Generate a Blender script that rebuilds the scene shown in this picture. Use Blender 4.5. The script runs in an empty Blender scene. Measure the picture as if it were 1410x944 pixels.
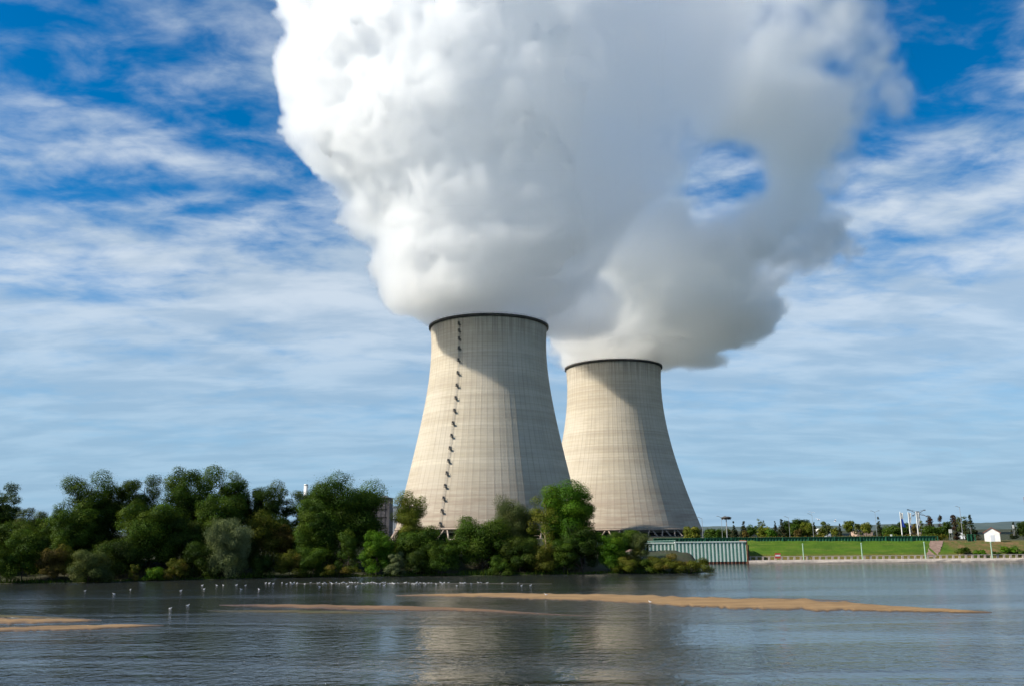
import bpy, math, random
import numpy as np
from mathutils import Vector, Matrix

sc = bpy.context.scene
COL = sc.collection
rad = math.radians

# ------------------------------------------------------------------ camera
F, CX, CY = 1200.0, 705.0, 472.0          # focal length and centre, in pixels of the photograph
EYE = 9.0
PITCH = math.atan(259.0 / F)
ROLL = rad(0.5)
_r0 = np.array([1.0, 0, 0]); _f = np.array([0, math.cos(PITCH), math.sin(PITCH)]); _u0 = np.array([0, -math.sin(PITCH), math.cos(PITCH)])
_r = _r0 * math.cos(ROLL) - _u0 * math.sin(ROLL)
_u = _u0 * math.cos(ROLL) + _r0 * math.sin(ROLL)
cd = bpy.data.cameras.new('camera'); cam = bpy.data.objects.new('camera', cd); COL.objects.link(cam)
cam.matrix_world = Matrix(((_r[0], _u[0], -_f[0], 0), (_r[1], _u[1], -_f[1], 0), (_r[2], _u[2], -_f[2], EYE), (0, 0, 0, 1)))
cd.sensor_width = 36.0; cd.lens = 36.0 * F / 1410.0; cd.clip_start = 1.0; cd.clip_end = 40000.0
sc.camera = cam

def direction(px, py):
    return _f * F + _r * (px - CX) + _u * (CY - py)
def at(px, py, Y):
    d = direction(px, py); t = Y / d[1]
    return np.array([d[0] * t, Y, EYE + d[2] * t])
def on(px, py, z=0.0):
    d = direction(px, py); t = (z - EYE) / d[2]
    return np.array([d[0] * t, d[1] * t, z])
def project(X, Y, Z):
    Z = Z - EYE
    dep = X * _f[0] + Y * _f[1] + Z * _f[2]
    return CX + F * (X * _r[0] + Y * _r[1] + Z * _r[2]) / dep, CY - F * (X * _u[0] + Y * _u[1] + Z * _u[2]) / dep

# ------------------------------------------------------------------ light, sky, exposure
SUN_EL, SUN_AZ = rad(36), rad(73.5)         # height; angle to the left of the direction towards the camera
sun_dir = Vector((-math.sin(SUN_AZ) * math.cos(SUN_EL), -math.cos(SUN_AZ) * math.cos(SUN_EL), math.sin(SUN_EL)))
sl = bpy.data.lights.new('sun', 'SUN'); sl.energy = 4.6; sl.angle = rad(0.53); sl.color = (1.0, 0.93, 0.80)
so = bpy.data.objects.new('sun', sl); COL.objects.link(so)
so.rotation_euler = sun_dir.to_track_quat('Z', 'Y').to_euler()
vs = sc.view_settings
sc.display_settings.display_device = 'sRGB'
vs.view_transform = 'Standard'; vs.look = 'None'; vs.gamma = 1.0; vs.exposure = 0.58; vs.use_curve_mapping = False

class NT:
    """short hand for wiring node trees"""
    def __init__(s, tree): s.t = tree; s.n = tree.nodes; s.l = tree.links
    def node(s, kind, **kw):
        nd = s.n.new(kind)
        for k, v in kw.items(): setattr(nd, k, v)
        return nd
    def put(s, sock, v):
        if isinstance(v, bpy.types.NodeSocket): s.l.new(v, sock)
        elif v is not None:
            if sock.type == 'RGBA' and len(v) == 3: v = (*v, 1.0)
            sock.default_value = v
    def math(s, op, a, b=None, c=None, clamp=False):
        nd = s.node('ShaderNodeMath', operation=op, use_clamp=clamp)
        for i, v in enumerate((a, b, c)):
            if v is not None: s.put(nd.inputs[i], v)
        return nd.outputs[0]
    def vmath(s, op, a, b=None):
        nd = s.node('ShaderNodeVectorMath', operation=op)
        s.put(nd.inputs[0], a)
        if b is not None: s.put(nd.inputs[1], b)
        return nd.outputs[0]
    def noise(s, vec, scale, detail=4.0, rough=0.55, dist=0.0):
        nd = s.node('ShaderNodeTexNoise')
        if vec is not None: s.put(nd.inputs['Vector'], vec)
        nd.inputs['Scale'].default_value = scale; nd.inputs['Detail'].default_value = detail
        nd.inputs['Roughness'].default_value = rough; nd.inputs['Distortion'].default_value = dist
        return nd.outputs['Fac']
    def ramp(s, v, lo, hi, a=0.0, b=1.0, smooth=True):
        nd = s.node('ShaderNodeMapRange', interpolation_type='SMOOTHSTEP' if smooth else 'LINEAR')
        s.put(nd.inputs['Value'], v)
        for k, x in (('From Min', lo), ('From Max', hi), ('To Min', a), ('To Max', b)): s.put(nd.inputs[k], x)
        return nd.outputs['Result']
    def mix(s, f, a, b, mode='MIX'):
        nd = s.node('ShaderNodeMix', data_type='RGBA', blend_type=mode)
        s.put(nd.inputs[0], f); s.put(nd.inputs[6], a); s.put(nd.inputs[7], b)
        return nd.outputs[2]
    def sep(s, v):
        nd = s.node('ShaderNodeSeparateXYZ'); s.put(nd.inputs[0], v); return nd.outputs
    def comb(s, x, y, z):
        nd = s.node('ShaderNodeCombineXYZ')
        for i, v in enumerate((x, y, z)): s.put(nd.inputs[i], v)
        return nd.outputs[0]
    def bump(s, h, strength, dist=1.0, normal=None):
        nd = s.node('ShaderNodeBump'); s.put(nd.inputs['Height'], h)
        s.put(nd.inputs['Strength'], strength); nd.inputs['Distance'].default_value = dist
        if normal is not None: s.put(nd.inputs['Normal'], normal)
        return nd.outputs[0]

world = bpy.data.worlds.new('World'); sc.world = world; world.use_nodes = True
w = NT(world.node_tree); w.n.clear()
sky = w.node('ShaderNodeTexSky', sky_type='NISHITA'); sky.sun_disc = False
sky.sun_elevation = SUN_EL; sky.sun_rotation = math.atan2(sun_dir.x, sun_dir.y)
sky.air_density = 1.0; sky.dust_density = 0.35; sky.ozone_density = 3.0; sky.altitude = 200
dirv = w.node('ShaderNodeTexCoord').outputs['Generated']
dx, dy, dz = w.sep(dirv)
zz = w.math('ADD', w.math('MAXIMUM', dz, 0.0), 0.15)
cpos = w.comb(w.math('DIVIDE', dx, zz), w.math('DIVIDE', dy, zz), 0.0)      # the cloud deck overhead, seen in perspective
def turned(vec, deg, sx, sy, off=(0, 0, 0)):
    m = w.node('ShaderNodeMapping'); w.put(m.inputs['Vector'], vec)
    m.inputs['Rotation'].default_value = (0, 0, rad(deg)); m.inputs['Scale'].default_value = (sx, sy, 1); m.inputs['Location'].default_value = off
    return m.outputs[0]
big = w.noise(turned(cpos, 20, 0.8, 0.9, (3.1, 7.7, 0)), 0.9, 2.0, 0.5)
mid = w.noise(turned(cpos, -14, 0.85, 1.15, (8.1, 3.3, 0)), 2.4, 8.0, 0.56, 0.25)
fine = w.noise(turned(cpos, 8, 0.9, 1.2, (5.0, 0.4, 0)), 8.0, 5.0, 0.55, 0.3)
lowness = w.ramp(dz, 0.50, 0.24)                                           # the deck closes up towards the horizon
cov = w.math('ADD', w.math('ADD', w.math('MULTIPLY', big, 0.75), w.math('MULTIPLY', mid, 0.75)), w.math('MULTIPLY', fine, 0.46))
cov = w.math('ADD', cov, w.math('MULTIPLY', lowness, 0.20))
mask = w.ramp(cov, 0.90, 1.25)
mask = w.math('MULTIPLY', mask, 0.84)
veil = w.ramp(dz, 0.36, 0.10, 0.0, 0.62)
mask = w.math('ADD', w.math('MULTIPLY', mask, w.math('SUBTRACT', 1.0, veil)), w.math('MULTIPLY', veil, 0.60))
hs = w.node('ShaderNodeHueSaturation'); w.put(hs.inputs['Color'], sky.outputs[0])
hs.inputs['Saturation'].default_value = 1.48; hs.inputs['Value'].default_value = 0.95
haze_f = w.ramp(dz, 0.30, -0.02, 0.0, 0.85)
bluesky = w.mix(haze_f, hs.outputs[0], (1.75, 3.5, 5.6))
shade = w.ramp(w.noise(turned(cpos, -8, 0.8, 1.5, (9, 3, 0)), 3.0, 6.0, 0.55, 0.3), 0.36, 0.66)
low2 = w.ramp(dz, 0.02, 0.30)
lit = w.mix(low2, (2.9, 4.2, 5.4), (5.7, 6.2, 6.6))
dim = w.mix(low2, (2.3, 3.5, 4.7), (3.7, 4.5, 5.3))
cloudc = w.mix(shade, dim, lit)
final = w.mix(mask, bluesky, cloudc)
bg = w.node('ShaderNodeBackground'); w.put(bg.inputs[0], final); bg.inputs[1].default_value = 0.092
w.l.new(bg.outputs[0], w.node('ShaderNodeOutputWorld').inputs[0])
world.cycles.sampling_method = 'AUTOMATIC'

cy = sc.cycles
cy.use_denoising = True
cy.max_bounces = 64; cy.diffuse_bounces = 10; cy.glossy_bounces = 3; cy.transmission_bounces = 12; cy.transparent_max_bounces = 8
cy.volume_bounces = 64
cy.caustics_reflective = False; cy.caustics_refractive = False

# ------------------------------------------------------------------ scene helpers
def tag(o, label=None, cat=None, group=None, kind=None):
    if label: o['label'] = label
    if cat: o['category'] = cat
    if group: o['group'] = group
    if kind: o['kind'] = kind
    return o
def empty(name, loc, rz=0.0):
    o = bpy.data.objects.new(name, None); COL.objects.link(o)
    o.location = loc; o.rotation_euler = (0, 0, rz); o.empty_display_size = 0.5
    return o
def link_mesh(name, me, mats=None, parent=None, loc=None):
    o = bpy.data.objects.new(name, me); COL.objects.link(o)
    if mats is not None:
        for m in (mats if isinstance(mats, (list, tuple)) else [mats]): me.materials.append(m)
    if parent is not None: o.parent = parent
    if loc is not None: o.location = loc
    return o
def np_mesh(name, verts, quads, smooth=False):
    """mesh from numpy arrays of vertices and equal-sized faces"""
    me = bpy.data.meshes.new(name); verts = np.asarray(verts, np.float32); quads = np.asarray(quads, np.int32)
    k = quads.shape[1]
    me.vertices.add(len(verts)); me.vertices.foreach_set('co', verts.ravel())
    me.loops.add(quads.size); me.loops.foreach_set('vertex_index', quads.ravel())
    me.polygons.add(len(quads)); me.polygons.foreach_set('loop_start', np.arange(0, quads.size, k, dtype=np.int32))
    if smooth: me.polygons.foreach_set('use_smooth', np.ones(len(quads), bool))
    me.update(calc_edges=True); me.validate()
    return me
class MB:
    """collects simple solids into one mesh"""
    def __init__(s): s.v = []; s.f = []; s.sm = []
    def add(s, vs_, fs, smooth=False):
        b = len(s.v); s.v += [tuple(float(c) for c in p) for p in vs_]; s.f += [tuple(i + b for i in f) for f in fs]; s.sm += [smooth] * len(fs)
    def box(s, c, size, rz=0.0):
        x, y, z = [k / 2 for k in size]; ca, sa = math.cos(rz), math.sin(rz); p = []
        for dz_ in (-z, z):
            for dx_, dy_ in ((-x, -y), (x, -y), (x, y), (-x, y)): p.append((c[0] + dx_ * ca - dy_ * sa, c[1] + dx_ * sa + dy_ * ca, c[2] + dz_))
        s.add(p, [(0, 3, 2, 1), (4, 5, 6, 7), (0, 1, 5, 4), (1, 2, 6, 5), (2, 3, 7, 6), (3, 0, 4, 7)])
    def tube(s, a, b, r0, r1=None, n=8, smooth=True):
        r1 = r0 if r1 is None else r1
        a, b = Vector(a), Vector(b); d = (b - a).normalized()
        u = d.orthogonal().normalized(); v = d.cross(u); p = []
        for c, r in ((a, r0), (b, r1)):
            for i in range(n): t = 2 * math.pi * i / n; p.append(c + (u * math.cos(t) + v * math.sin(t)) * r)
        s.add(p, [(i, (i + 1) % n, n + (i + 1) % n, n + i) for i in range(n)], smooth)
        s.add([p[i] for i in range(n)], [tuple(range(n - 1, -1, -1))]); s.add([p[n + i] for i in range(n)], [tuple(range(n))])
    def lathe(s, prof, n=32, c=(0, 0, 0), smooth=True):
        p = [(c[0] + r * math.cos(2 * math.pi * i / n), c[1] + r * math.sin(2 * math.pi * i / n), c[2] + z) for r, z in prof for i in range(n)]
        s.add(p, [(k * n + i, k * n + (i + 1) % n, (k + 1) * n + (i + 1) % n, (k + 1) * n + i) for k in range(len(prof) - 1) for i in range(n)], smooth)
    def prism(s, poly, y0, y1):
        """outline in x, z pushed along y"""
        n = len(poly); p = [(x, y0, z) for x, z in poly] + [(x, y1, z) for x, z in poly]
        s.add(p, [tuple(range(n)), tuple(range(2 * n - 1, n - 1, -1))] + [(i, n + i, n + (i + 1) % n, (i + 1) % n) for i in range(n)])
    def build(s, name, m, parent=None, loc=None):
        me = bpy.data.meshes.new(name); me.from_pydata(s.v, [], s.f)
        me.polygons.foreach_set('use_smooth', s.sm); me.update()
        return link_mesh(name, me, m, parent, loc)
def copy_tree(o, parent=None):
    c = o.copy(); COL.objects.link(c)
    if parent is not None: c.parent = parent
    for ch in list(o.children): copy_tree(ch, c)
    return c

# ------------------------------------------------------------------ materials
def material(name, a, b=None, scale=0.5, rough=0.85, bump=0.0, bscale=None, squash=None, spec=0.3):
    m = bpy.data.materials.new(name); m.use_nodes = True; t = NT(m.node_tree)
    p = t.n['Principled BSDF']; p.inputs['Roughness'].default_value = rough; p.inputs['Specular IOR Level'].default_value = spec
    co = t.node('ShaderNodeTexCoord').outputs['Object']
    if squash: co = t.vmath('MULTIPLY', co, squash)
    if b is not None:
        f = t.ramp(t.noise(co, scale, 6.0, 0.6), 0.33, 0.67)
        t.put(p.inputs['Base Color'], t.mix(f, a, b))
    else: p.inputs['Base Color'].default_value = (*a, 1)
    if bump: t.put(p.inputs['Normal'], t.bump(t.noise(co, bscale or scale * 4, 5.0, 0.6), bump, 0.3))
    return m
M = {}
M['white'] = material('white_paint', (0.80, 0.80, 0.78), (0.66, 0.66, 0.63), 1.2, 0.6)
M['dark_metal'] = material('dark_metal', (0.035, 0.033, 0.032), (0.06, 0.055, 0.05), 2, 0.6)
M['grey_metal'] = material('grey_metal', (0.30, 0.31, 0.32), (0.22, 0.23, 0.24), 1.5, 0.5)
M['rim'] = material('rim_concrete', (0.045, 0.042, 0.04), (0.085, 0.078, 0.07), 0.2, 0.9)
M['leg'] = material('leg_concrete', (0.42, 0.33, 0.26), (0.30, 0.24, 0.20), 0.4, 0.9)
M['dark_fill'] = material('dark_fill', (0.018, 0.017, 0.02), (0.03, 0.028, 0.03), 0.3, 0.9)
M['pale_band'] = material('pale_band', (0.52, 0.46, 0.38), (0.44, 0.38, 0.31), 0.3, 0.9)
M['stone'] = material('pale_stone', (0.46, 0.40, 0.34), (0.34, 0.29, 0.25), 0.9, 0.9, 0.4, 3)
M['post'] = material('pale_green_paint', (0.36, 0.50, 0.38), (0.28, 0.42, 0.31), 1, 0.6)
M['green_fence'] = material('green_fence', (0.012, 0.085, 0.045), (0.02, 0.12, 0.065), 0.8, 0.6)
M['teal'] = material('teal_steel', (0.37, 0.60, 0.46), (0.45, 0.67, 0.53), 0.35, 0.55, squash=(1, 1, 0.25))
M['rust'] = material('rusty_steel', (0.16, 0.06, 0.035), (0.26, 0.12, 0.08), 1.2, 0.9)
M['pile_white'] = material('pale_pile_edge', (0.66, 0.72, 0.66), (0.55, 0.64, 0.57), 0.5, 0.6)
M['roof_tile'] = material('brown_roof', (0.16, 0.06, 0.04), (0.22, 0.09, 0.06), 2, 0.9)
M['red'] = material('red_paint', (0.52, 0.05, 0.035), (0.44, 0.06, 0.04), 2, 0.6)
M['blue'] = material('blue_cloth', (0.03, 0.07, 0.38), (0.04, 0.09, 0.45), 2, 0.8)
M['brown_wall'] = material('brown_cladding', (0.085, 0.078, 0.085), (0.12, 0.11, 0.115), 0.12, 0.8, squash=(1, 1, 0.3))
M['pale_wall'] = material('pale_cladding', (0.52, 0.55, 0.60), (0.44, 0.47, 0.52), 0.1, 0.7, squash=(1, 1, 0.3))
M['tile_wall'] = material('warm_wall', (0.46, 0.33, 0.26), (0.38, 0.27, 0.2), 0.3, 0.9)
M['bark'] = material('bark', (0.10, 0.075, 0.055), (0.055, 0.042, 0.032), 1.5, 0.95, 0.5, 6, squash=(1, 1, 0.25))
M['pale_bark'] = material('pale_bark', (0.36, 0.29, 0.21), (0.22, 0.17, 0.12), 1.5, 0.95, 0.4, 6, squash=(1, 1, 0.25))
M['feather'] = material('white_feather', (0.80, 0.80, 0.80), (0.72, 0.72, 0.73), 8, 0.7)
M['grey_feather'] = material('grey_feather', (0.34, 0.35, 0.37), (0.42, 0.43, 0.45), 8, 0.7)
M['beak'] = material('beak', (0.30, 0.09, 0.03))

def concrete(name, ztop, seed):
    """weathered shell: casting lifts, meridian joints, rain streaks, stained skirt"""
    m = bpy.data.materials.new(name); m.use_nodes = True; t = NT(m.node_tree); p = t.n['Principled BSDF']
    p.inputs['Roughness'].default_value = 0.92; p.inputs['Specular IOR Level'].default_value = 0.15
    co = t.node('ShaderNodeTexCoord').outputs['Object']; x, y, z = t.sep(co)
    ang = t.math('ARCTAN2', y, x); ring = t.comb(t.math('COSINE', ang), t.math('SINE', ang), 0.0)
    u = t.vmath('SCALE', ring); u.node.inputs['Scale'].default_value = 60.0
    lift = t.noise(t.comb(seed, 3.3, t.math('MULTIPLY', z, 0.22)), 1.0, 5.0, 0.7)                      # bands right round
    lx, ly, _z = t.sep(u)
    broad = t.noise(t.comb(t.math('MULTIPLY', lx, 0.25), t.math('MULTIPLY', ly, 0.25), t.math('MULTIPLY', z, 1.6)), 0.22, 6.0, 0.65)
    streak = t.noise(t.comb(lx, ly, t.math('MULTIPLY', z, 0.025)), 0.55, 5.0, 0.65)
    blot = t.noise(co, 0.035, 5.0, 0.6)
    c = t.mix(t.ramp(lift, 0.34, 0.66), (0.41, 0.352, 0.265), (0.53, 0.472, 0.372))
    c = t.mix(t.ramp(broad, 0.35, 0.7, 0.0, 0.55), c, (0.375, 0.33, 0.27))
    c = t.mix(t.ramp(streak, 0.45, 0.74, 0.0, 0.42), c, (0.31, 0.272, 0.222))
    c = t.mix(t.ramp(blot, 0.42, 0.66, 0.0, 0.45), c, (0.52, 0.47, 0.39))
    # joints between the casting lifts and along the meridians
    jz = t.math('PINGPONG', t.math('ADD', z, 0.0), 1.35); jl = t.ramp(jz, 0.02, 0.16, 1.0, 0.0)
    jf = t.math('MULTIPLY', jl, t.ramp(t.noise(co, 0.05, 3.0), 0.35, 0.65, 0.12, 0.55))
    c = t.mix(jf, c, (0.25, 0.215, 0.175))
    ja = t.math('PINGPONG', t.math('MULTIPLY', t.math('ADD', ang, math.pi), 76 / (2 * math.pi)), 0.5); ja = t.ramp(ja, 0.03, 0.10, 1.0, 0.0)
    jm = t.math('MULTIPLY', ja, t.ramp(t.noise(co, 0.04, 3.0), 0.3, 0.7, 0.14, 0.40))
    c = t.mix(jm, c, (0.22, 0.19, 0.155))
    # dirt near the rim and a brown, banded skirt
    top = t.math('MULTIPLY', t.ramp(z, ztop - 26, ztop - 1), t.ramp(streak, 0.40, 0.66, 0.05, 0.70))
    c = t.mix(top, c, (0.20, 0.175, 0.15))
    sk = t.math('MULTIPLY', t.ramp(z, 62, 14), t.ramp(t.noise(t.comb(seed + 5, t.math('MULTIPLY', lx, 0.03), t.math('MULTIPLY', z, 0.30)), 1.0, 6.0, 0.7), 0.34, 0.66, 0.15, 0.9))
    c = t.mix(sk, c, (0.30, 0.235, 0.185))
    t.put(p.inputs['Base Color'], c)
    t.put(p.inputs['Normal'], t.bump(t.math('ADD', t.math('MULTIPLY', lift, 0.6), t.math('ADD', t.math('MULTIPLY', streak, 0.5), t.math('MULTIPLY', jl, -0.25))), 0.5, 0.6))
    return m

# ------------------------------------------------------------------ ground, levee, water
SHORE_PX = [(-260, 806), (0, 803), (120, 801.5), (250, 798), (400, 794.5), (560, 793), (700, 791.5), (820, 790), (900, 789), (955, 788.5), (972, 787)]
SHORE = [on(a, b) for a, b in SHORE_PX]
WALL_Y = 242.0
sx = np.array([-3000.0] + [p[0] for p in SHORE] + [SHORE[-1][0] + 1.5, SHORE[-1][0] + 2.0, 4000.0])
sy = np.array([SHORE[0][1]] + [p[1] for p in SHORE] + [SHORE[-1][1] + 6, WALL_Y + 1.0, WALL_Y + 1.0])
def shore_y(X): return np.interp(X, sx, sy)
def ground_z(X, Y):
    X = np.asarray(X, float); Y = np.asarray(Y, float)
    s = Y - shore_y(X)
    up = np.clip(s / 22.0, 0, 1); up = up * up * (3 - 2 * up)
    z = np.where(s > 0, 0.10 + 3.4 * up, np.maximum(s * 0.35, -2.5))
    z = np.where(s > 0, z + 0.25 * np.sin(X * 0.31 + 1.3) * np.sin(Y * 0.27) * np.clip(s / 3, 0, 1), z)
    return z
gx = np.unique(np.concatenate([np.linspace(-14000, -400, 20), np.linspace(-400, -160, 40), np.linspace(-160, 90, 240), np.linspace(90, 500, 40), np.linspace(500, 14000, 20)]))
gy = np.unique(np.concatenate([np.linspace(110, 280, 150), np.linspace(280, 1000, 60), np.linspace(1000, 16000, 40)]))
GX, GY = np.meshgrid(gx, gy, indexing='ij')
vg = np.stack([GX, GY, ground_z(GX, GY)], -1).reshape(-1, 3)
ii, jj = np.meshgrid(np.arange(len(gx) - 1), np.arange(len(gy) - 1), indexing='ij'); i0 = (ii * len(gy) + jj).ravel()
M['ground'] = material('grassy_ground', (0.025, 0.04, 0.012), (0.045, 0.04, 0.02), 0.08, 0.95, 0.5, 1.5)
g = link_mesh('ground', np_mesh('ground', vg, np.stack([i0, i0 + len(gy), i0 + len(gy) + 1, i0 + 1], 1), True), M['ground']); tag(g, kind='structure')

def water_material():
    m = bpy.data.materials.new('river_water'); m.use_nodes = True; t = NT(m.node_tree); p = t.n['Principled BSDF']
    p.inputs['Base Color'].default_value = (0.022, 0.025, 0.024, 1); p.inputs['IOR'].default_value = 1.45
    p.inputs['Roughness'].default_value = 0.06; p.inputs['Specular IOR Level'].default_value = 0.5
    co = t.node('ShaderNodeTexCoord').outputs['Object']
    st = t.vmath('MULTIPLY', co, (0.85, 1.0, 1.0))
    w1 = t.noise(st, 0.9, 3.0, 0.55, 0.4); w2 = t.noise(st, 2.6, 3.0, 0.6, 0.3); w3 = t.noise(st, 0.16, 2.0, 0.5); w4 = t.noise(st, 0.42, 2.0, 0.5, 0.3)
    calm = t.noise(t.vmath('MULTIPLY', co, (0.012, 0.07, 1.0)), 1.0, 3.0, 0.55, 0.6)
    calm = t.ramp(calm, 0.40, 0.62, 0.36, 1.0)
    h = t.math('ADD', t.math('MULTIPLY', w1, 0.19), t.math('ADD', t.math('ADD', t.math('MULTIPLY', w2, 0.06), t.math('MULTIPLY', w4, 0.04)), t.math('MULTIPLY', w3, 0.03)))
    t.put(p.inputs['Normal'], t.bump(t.math('MULTIPLY', h, calm), 1.0, 1.0))
    t.put(p.inputs['Roughness'], t.ramp(t.math('ADD', t.sep(co)[1], t.math('MULTIPLY', w3, 30.0)), 90.0, 145.0, 0.045, 0.14))      # the breeze ruffles the open stretch
    return m
M['water'] = water_material()
wx = np.array([-3000., 3000.]); WV = [(-3000, -150, 0), (3000, -150, 0), (3000, 420, 0), (-3000, 420, 0)]
tag(link_mesh('river_water', np_mesh('river_water', WV, [(0, 1, 2, 3)]), M['water']), kind='structure')

# levee on the right
def levee_profile(X):
    wild = np.clip((X - 122) / 12, 0, 1)
    crest = max(4.9, 5.72 - 0.0075 * (X - 66))
    return [(0.0, -1.2), (0.0, 0.75), (2.2, 0.85), (3.0, 1.1), (14.0, crest - 0.25 * wild), (24.0, crest + 0.1 - 0.2 * wild), (60.0, crest - 0.1 - 0.2 * wild), (110.0, 3.2)]
LEV_X0 = at(1029, 760, WALL_Y)[0]
lx_ = np.concatenate([np.linspace(LEV_X0, 220, 120), np.linspace(226, 1200, 60)])
lv, rng = [], np.random.default_rng(3)
for X in lx_:
    for k, (a, z) in enumerate(levee_profile(X)):
        j = rng.normal(0, 0.07) if k in (3, 4) else 0.0
        lv.append((X, WALL_Y + a, z + j))
npf = 8
lf = [(i * npf + k, (i + 1) * npf + k, (i + 1) * npf + k + 1, i * npf + k + 1) for i in range(len(lx_) - 1) for k in range(1, npf - 1)]
lme = np_mesh('levee_terrain', lv, lf, True)
def grass_material():
    m = bpy.data.materials.new('levee_grass'); m.use_nodes = True; t = NT(m.node_tree); p = t.n['Principled BSDF']
    p.inputs['Roughness'].default_value = 0.95; p.inputs['Specular IOR Level'].default_value = 0.1
    co = t.node('ShaderNodeTexCoord').outputs['Object']; x, y, z = t.sep(co)
    a = t.ramp(t.noise(co, 0.35, 6.0, 0.65), 0.35, 0.65)
    lawn = t.mix(a, (0.055, 0.115, 0.011), (0.080, 0.150, 0.013))
    lawn = t.mix(t.ramp(t.noise(t.vmath('MULTIPLY', co, (0.15, 1, 1)), 0.8, 4.0), 0.45, 0.7, 0.0, 0.75), lawn, (0.12, 0.16, 0.025))
    lawn = t.mix(t.ramp(t.noise(co, 0.12, 5.0, 0.65), 0.45, 0.68, 0.0, 0.55), lawn, (0.04, 0.085, 0.010))
    wild = t.mix(t.ramp(t.noise(co, 0.30, 6.0, 0.7), 0.42, 0.60), (0.11, 0.105, 0.03), (0.20, 0.125, 0.06))
    wild = t.mix(t.ramp(t.noise(co, 0.55, 5.0, 0.7), 0.48, 0.66), wild, (0.06, 0.11, 0.02))
    dry = t.math('MULTIPLY', t.ramp(z, 2.6, 1.4), t.ramp(t.noise(co, 0.7, 4.0), 0.3, 0.6, 0.3, 1.0))
    lawn = t.mix(dry, lawn, (0.15, 0.11, 0.03))
    edge = t.math('ADD', x, t.math('MULTIPLY', t.noise(co, 0.25, 4.0), 5.0))
    c = t.mix(t.ramp(edge, 123.0, 127.0), lawn, wild)
    t.put(p.inputs['Base Color'], c)
    t.put(p.inputs['Normal'], t.bump(t.noise(co, 2.5, 5.0, 0.7), 0.8, 0.4))
    return m
M['levee'] = grass_material()
tag(link_mesh('levee_terrain', lme, M['levee']), kind='structure')

# stone sill along the foot of the levee
sill = MB()
X0, X1 = LEV_X0 + 0.1, 420.0
n = 150
prof = [(-0.9, -1.2), (-0.75, 0.25), (-0.45, 0.66), (0.0, 0.82), (1.9, 0.86), (2.3, 0.7)]
pv = []
r_ = random.Random(5)
for i in range(n + 1):
    X = X0 + (X1 - X0) * i / n
    for k, (a, z) in enumerate(prof): pv.append((X, WALL_Y + a + r_.uniform(-.12, .12) * (k in (1, 2)), z + r_.uniform(-.1, .1) * (k in (1, 2))))
k_ = len(prof)
sill.add(pv, [(i * k_ + k, (i + 1) * k_ + k, (i + 1) * k_ + k + 1, i * k_ + k + 1) for i in range(n) for k in range(k_ - 1)])
sill.build('river_kerb', M['stone']); tag(bpy.data.objects['river_kerb'], 'long pale stone river wall at the foot of the green levee', 'river wall')

# brown track down the levee
pa = [(1283, 743.5), (1300, 743.5), (1290, 764), (1275.5, 764)]
def lev_pt(px, py, lift=0.03):
    d = direction(px, py)
    for k in range(4000):
        Y = WALL_Y + 2.9 + k * 0.01; P = d * (Y / d[1]); X, Z = P[0], EYE + P[2]
        prf = levee_profile(X); hz = np.interp(Y - WALL_Y, [q[0] for q in prf[1:]], [q[1] for q in prf[1:]])
        if Z <= hz: return np.array([X, Y, hz + lift])
    return np.array([X, Y, hz + lift])
M['track'] = material('brown_gravel', (0.20, 0.13, 0.10), (0.28, 0.19, 0.15), 0.9, 0.95, 0.5, 4)
a_, b_ = WALL_Y + 3.0, WALL_Y + 13.9
def lz(X, a): prf = levee_profile(X); return np.interp(a, [q[0] for q in prf[1:]], [q[1] for q in prf[1:]])
tv = []
xb0, xb1 = at(1275.5, 764, WALL_Y + 3)[0], at(1291, 764, WALL_Y + 3)[0]
xt0, xt1 = at(1281, 743, WALL_Y + 14)[0], at(1299, 743, WALL_Y + 14)[0]
for i in range(13):
    f = i / 12; a = 3.05 + (13.9 - 3.05) * f
    l, r2 = xb0 + (xt0 - xb0) * f, xb1 + (xt1 - xb1) * f
    for k in range(5): X = l + (r2 - l) * k / 4; tv.append((X + (r_.uniform(-.25, .25) if k in (0, 4) else 0), WALL_Y + a, lz(X, a) + 0.09))
tag(link_mesh('path', np_mesh('path', tv, [(i * 5 + k, i * 5 + k + 1, i * 5 + k + 6, i * 5 + k + 5) for i in range(12) for k in range(4)], True), M['track']), kind='structure')

# far hills, each a long low ridge
M['hill'] = material('hazed_wooded_hill', (0.055, 0.085, 0.085), (0.085, 0.115, 0.105), 0.012, 0.95)  # blue of the distance haze is mixed into the woodland colour
def ridge(x0, x1, Y, hmax, seed, depth=900):
    q = np.random.default_rng(seed); n = 90; xs = np.linspace(x0, x1, n); h = np.zeros(n)
    for k in range(1, 7): h += np.sin(np.linspace(0, math.pi * 2 * k, n) + q.uniform(0, 6.3)) / (k + 1)
    env = np.sin(np.linspace(0, math.pi, n)) ** 0.5
    h = (0.72 + 0.16 * h) * hmax * env + q.uniform(0, hmax * 0.05, n)
    prof2 = [(0.0, 0.0), (0.12, 0.45), (0.3, 0.85), (0.5, 1.0), (0.75, 0.7), (1.0, 0.0)]
    v = [(xs[i], Y + a * depth, 3 + h[i] * b - (1.0 if b == 0 else 0)) for i in range(n) for a, b in prof2]; k = len(prof2)
    tag(link_mesh('hills', np_mesh('hills', v, [(i * k + j, (i + 1) * k + j, (i + 1) * k + j + 1, i * k + j + 1) for i in range(n - 1) for j in range(k - 1)], True), M['hill']), kind='structure')
ridge(1200, 3600, 4200, 42, 1); ridge(900, 2200, 2600, 22, 4, 500); ridge(-4500, 600, 5200, 40, 2); ridge(200, 1500, 3600, 24, 9, 600)

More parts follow.
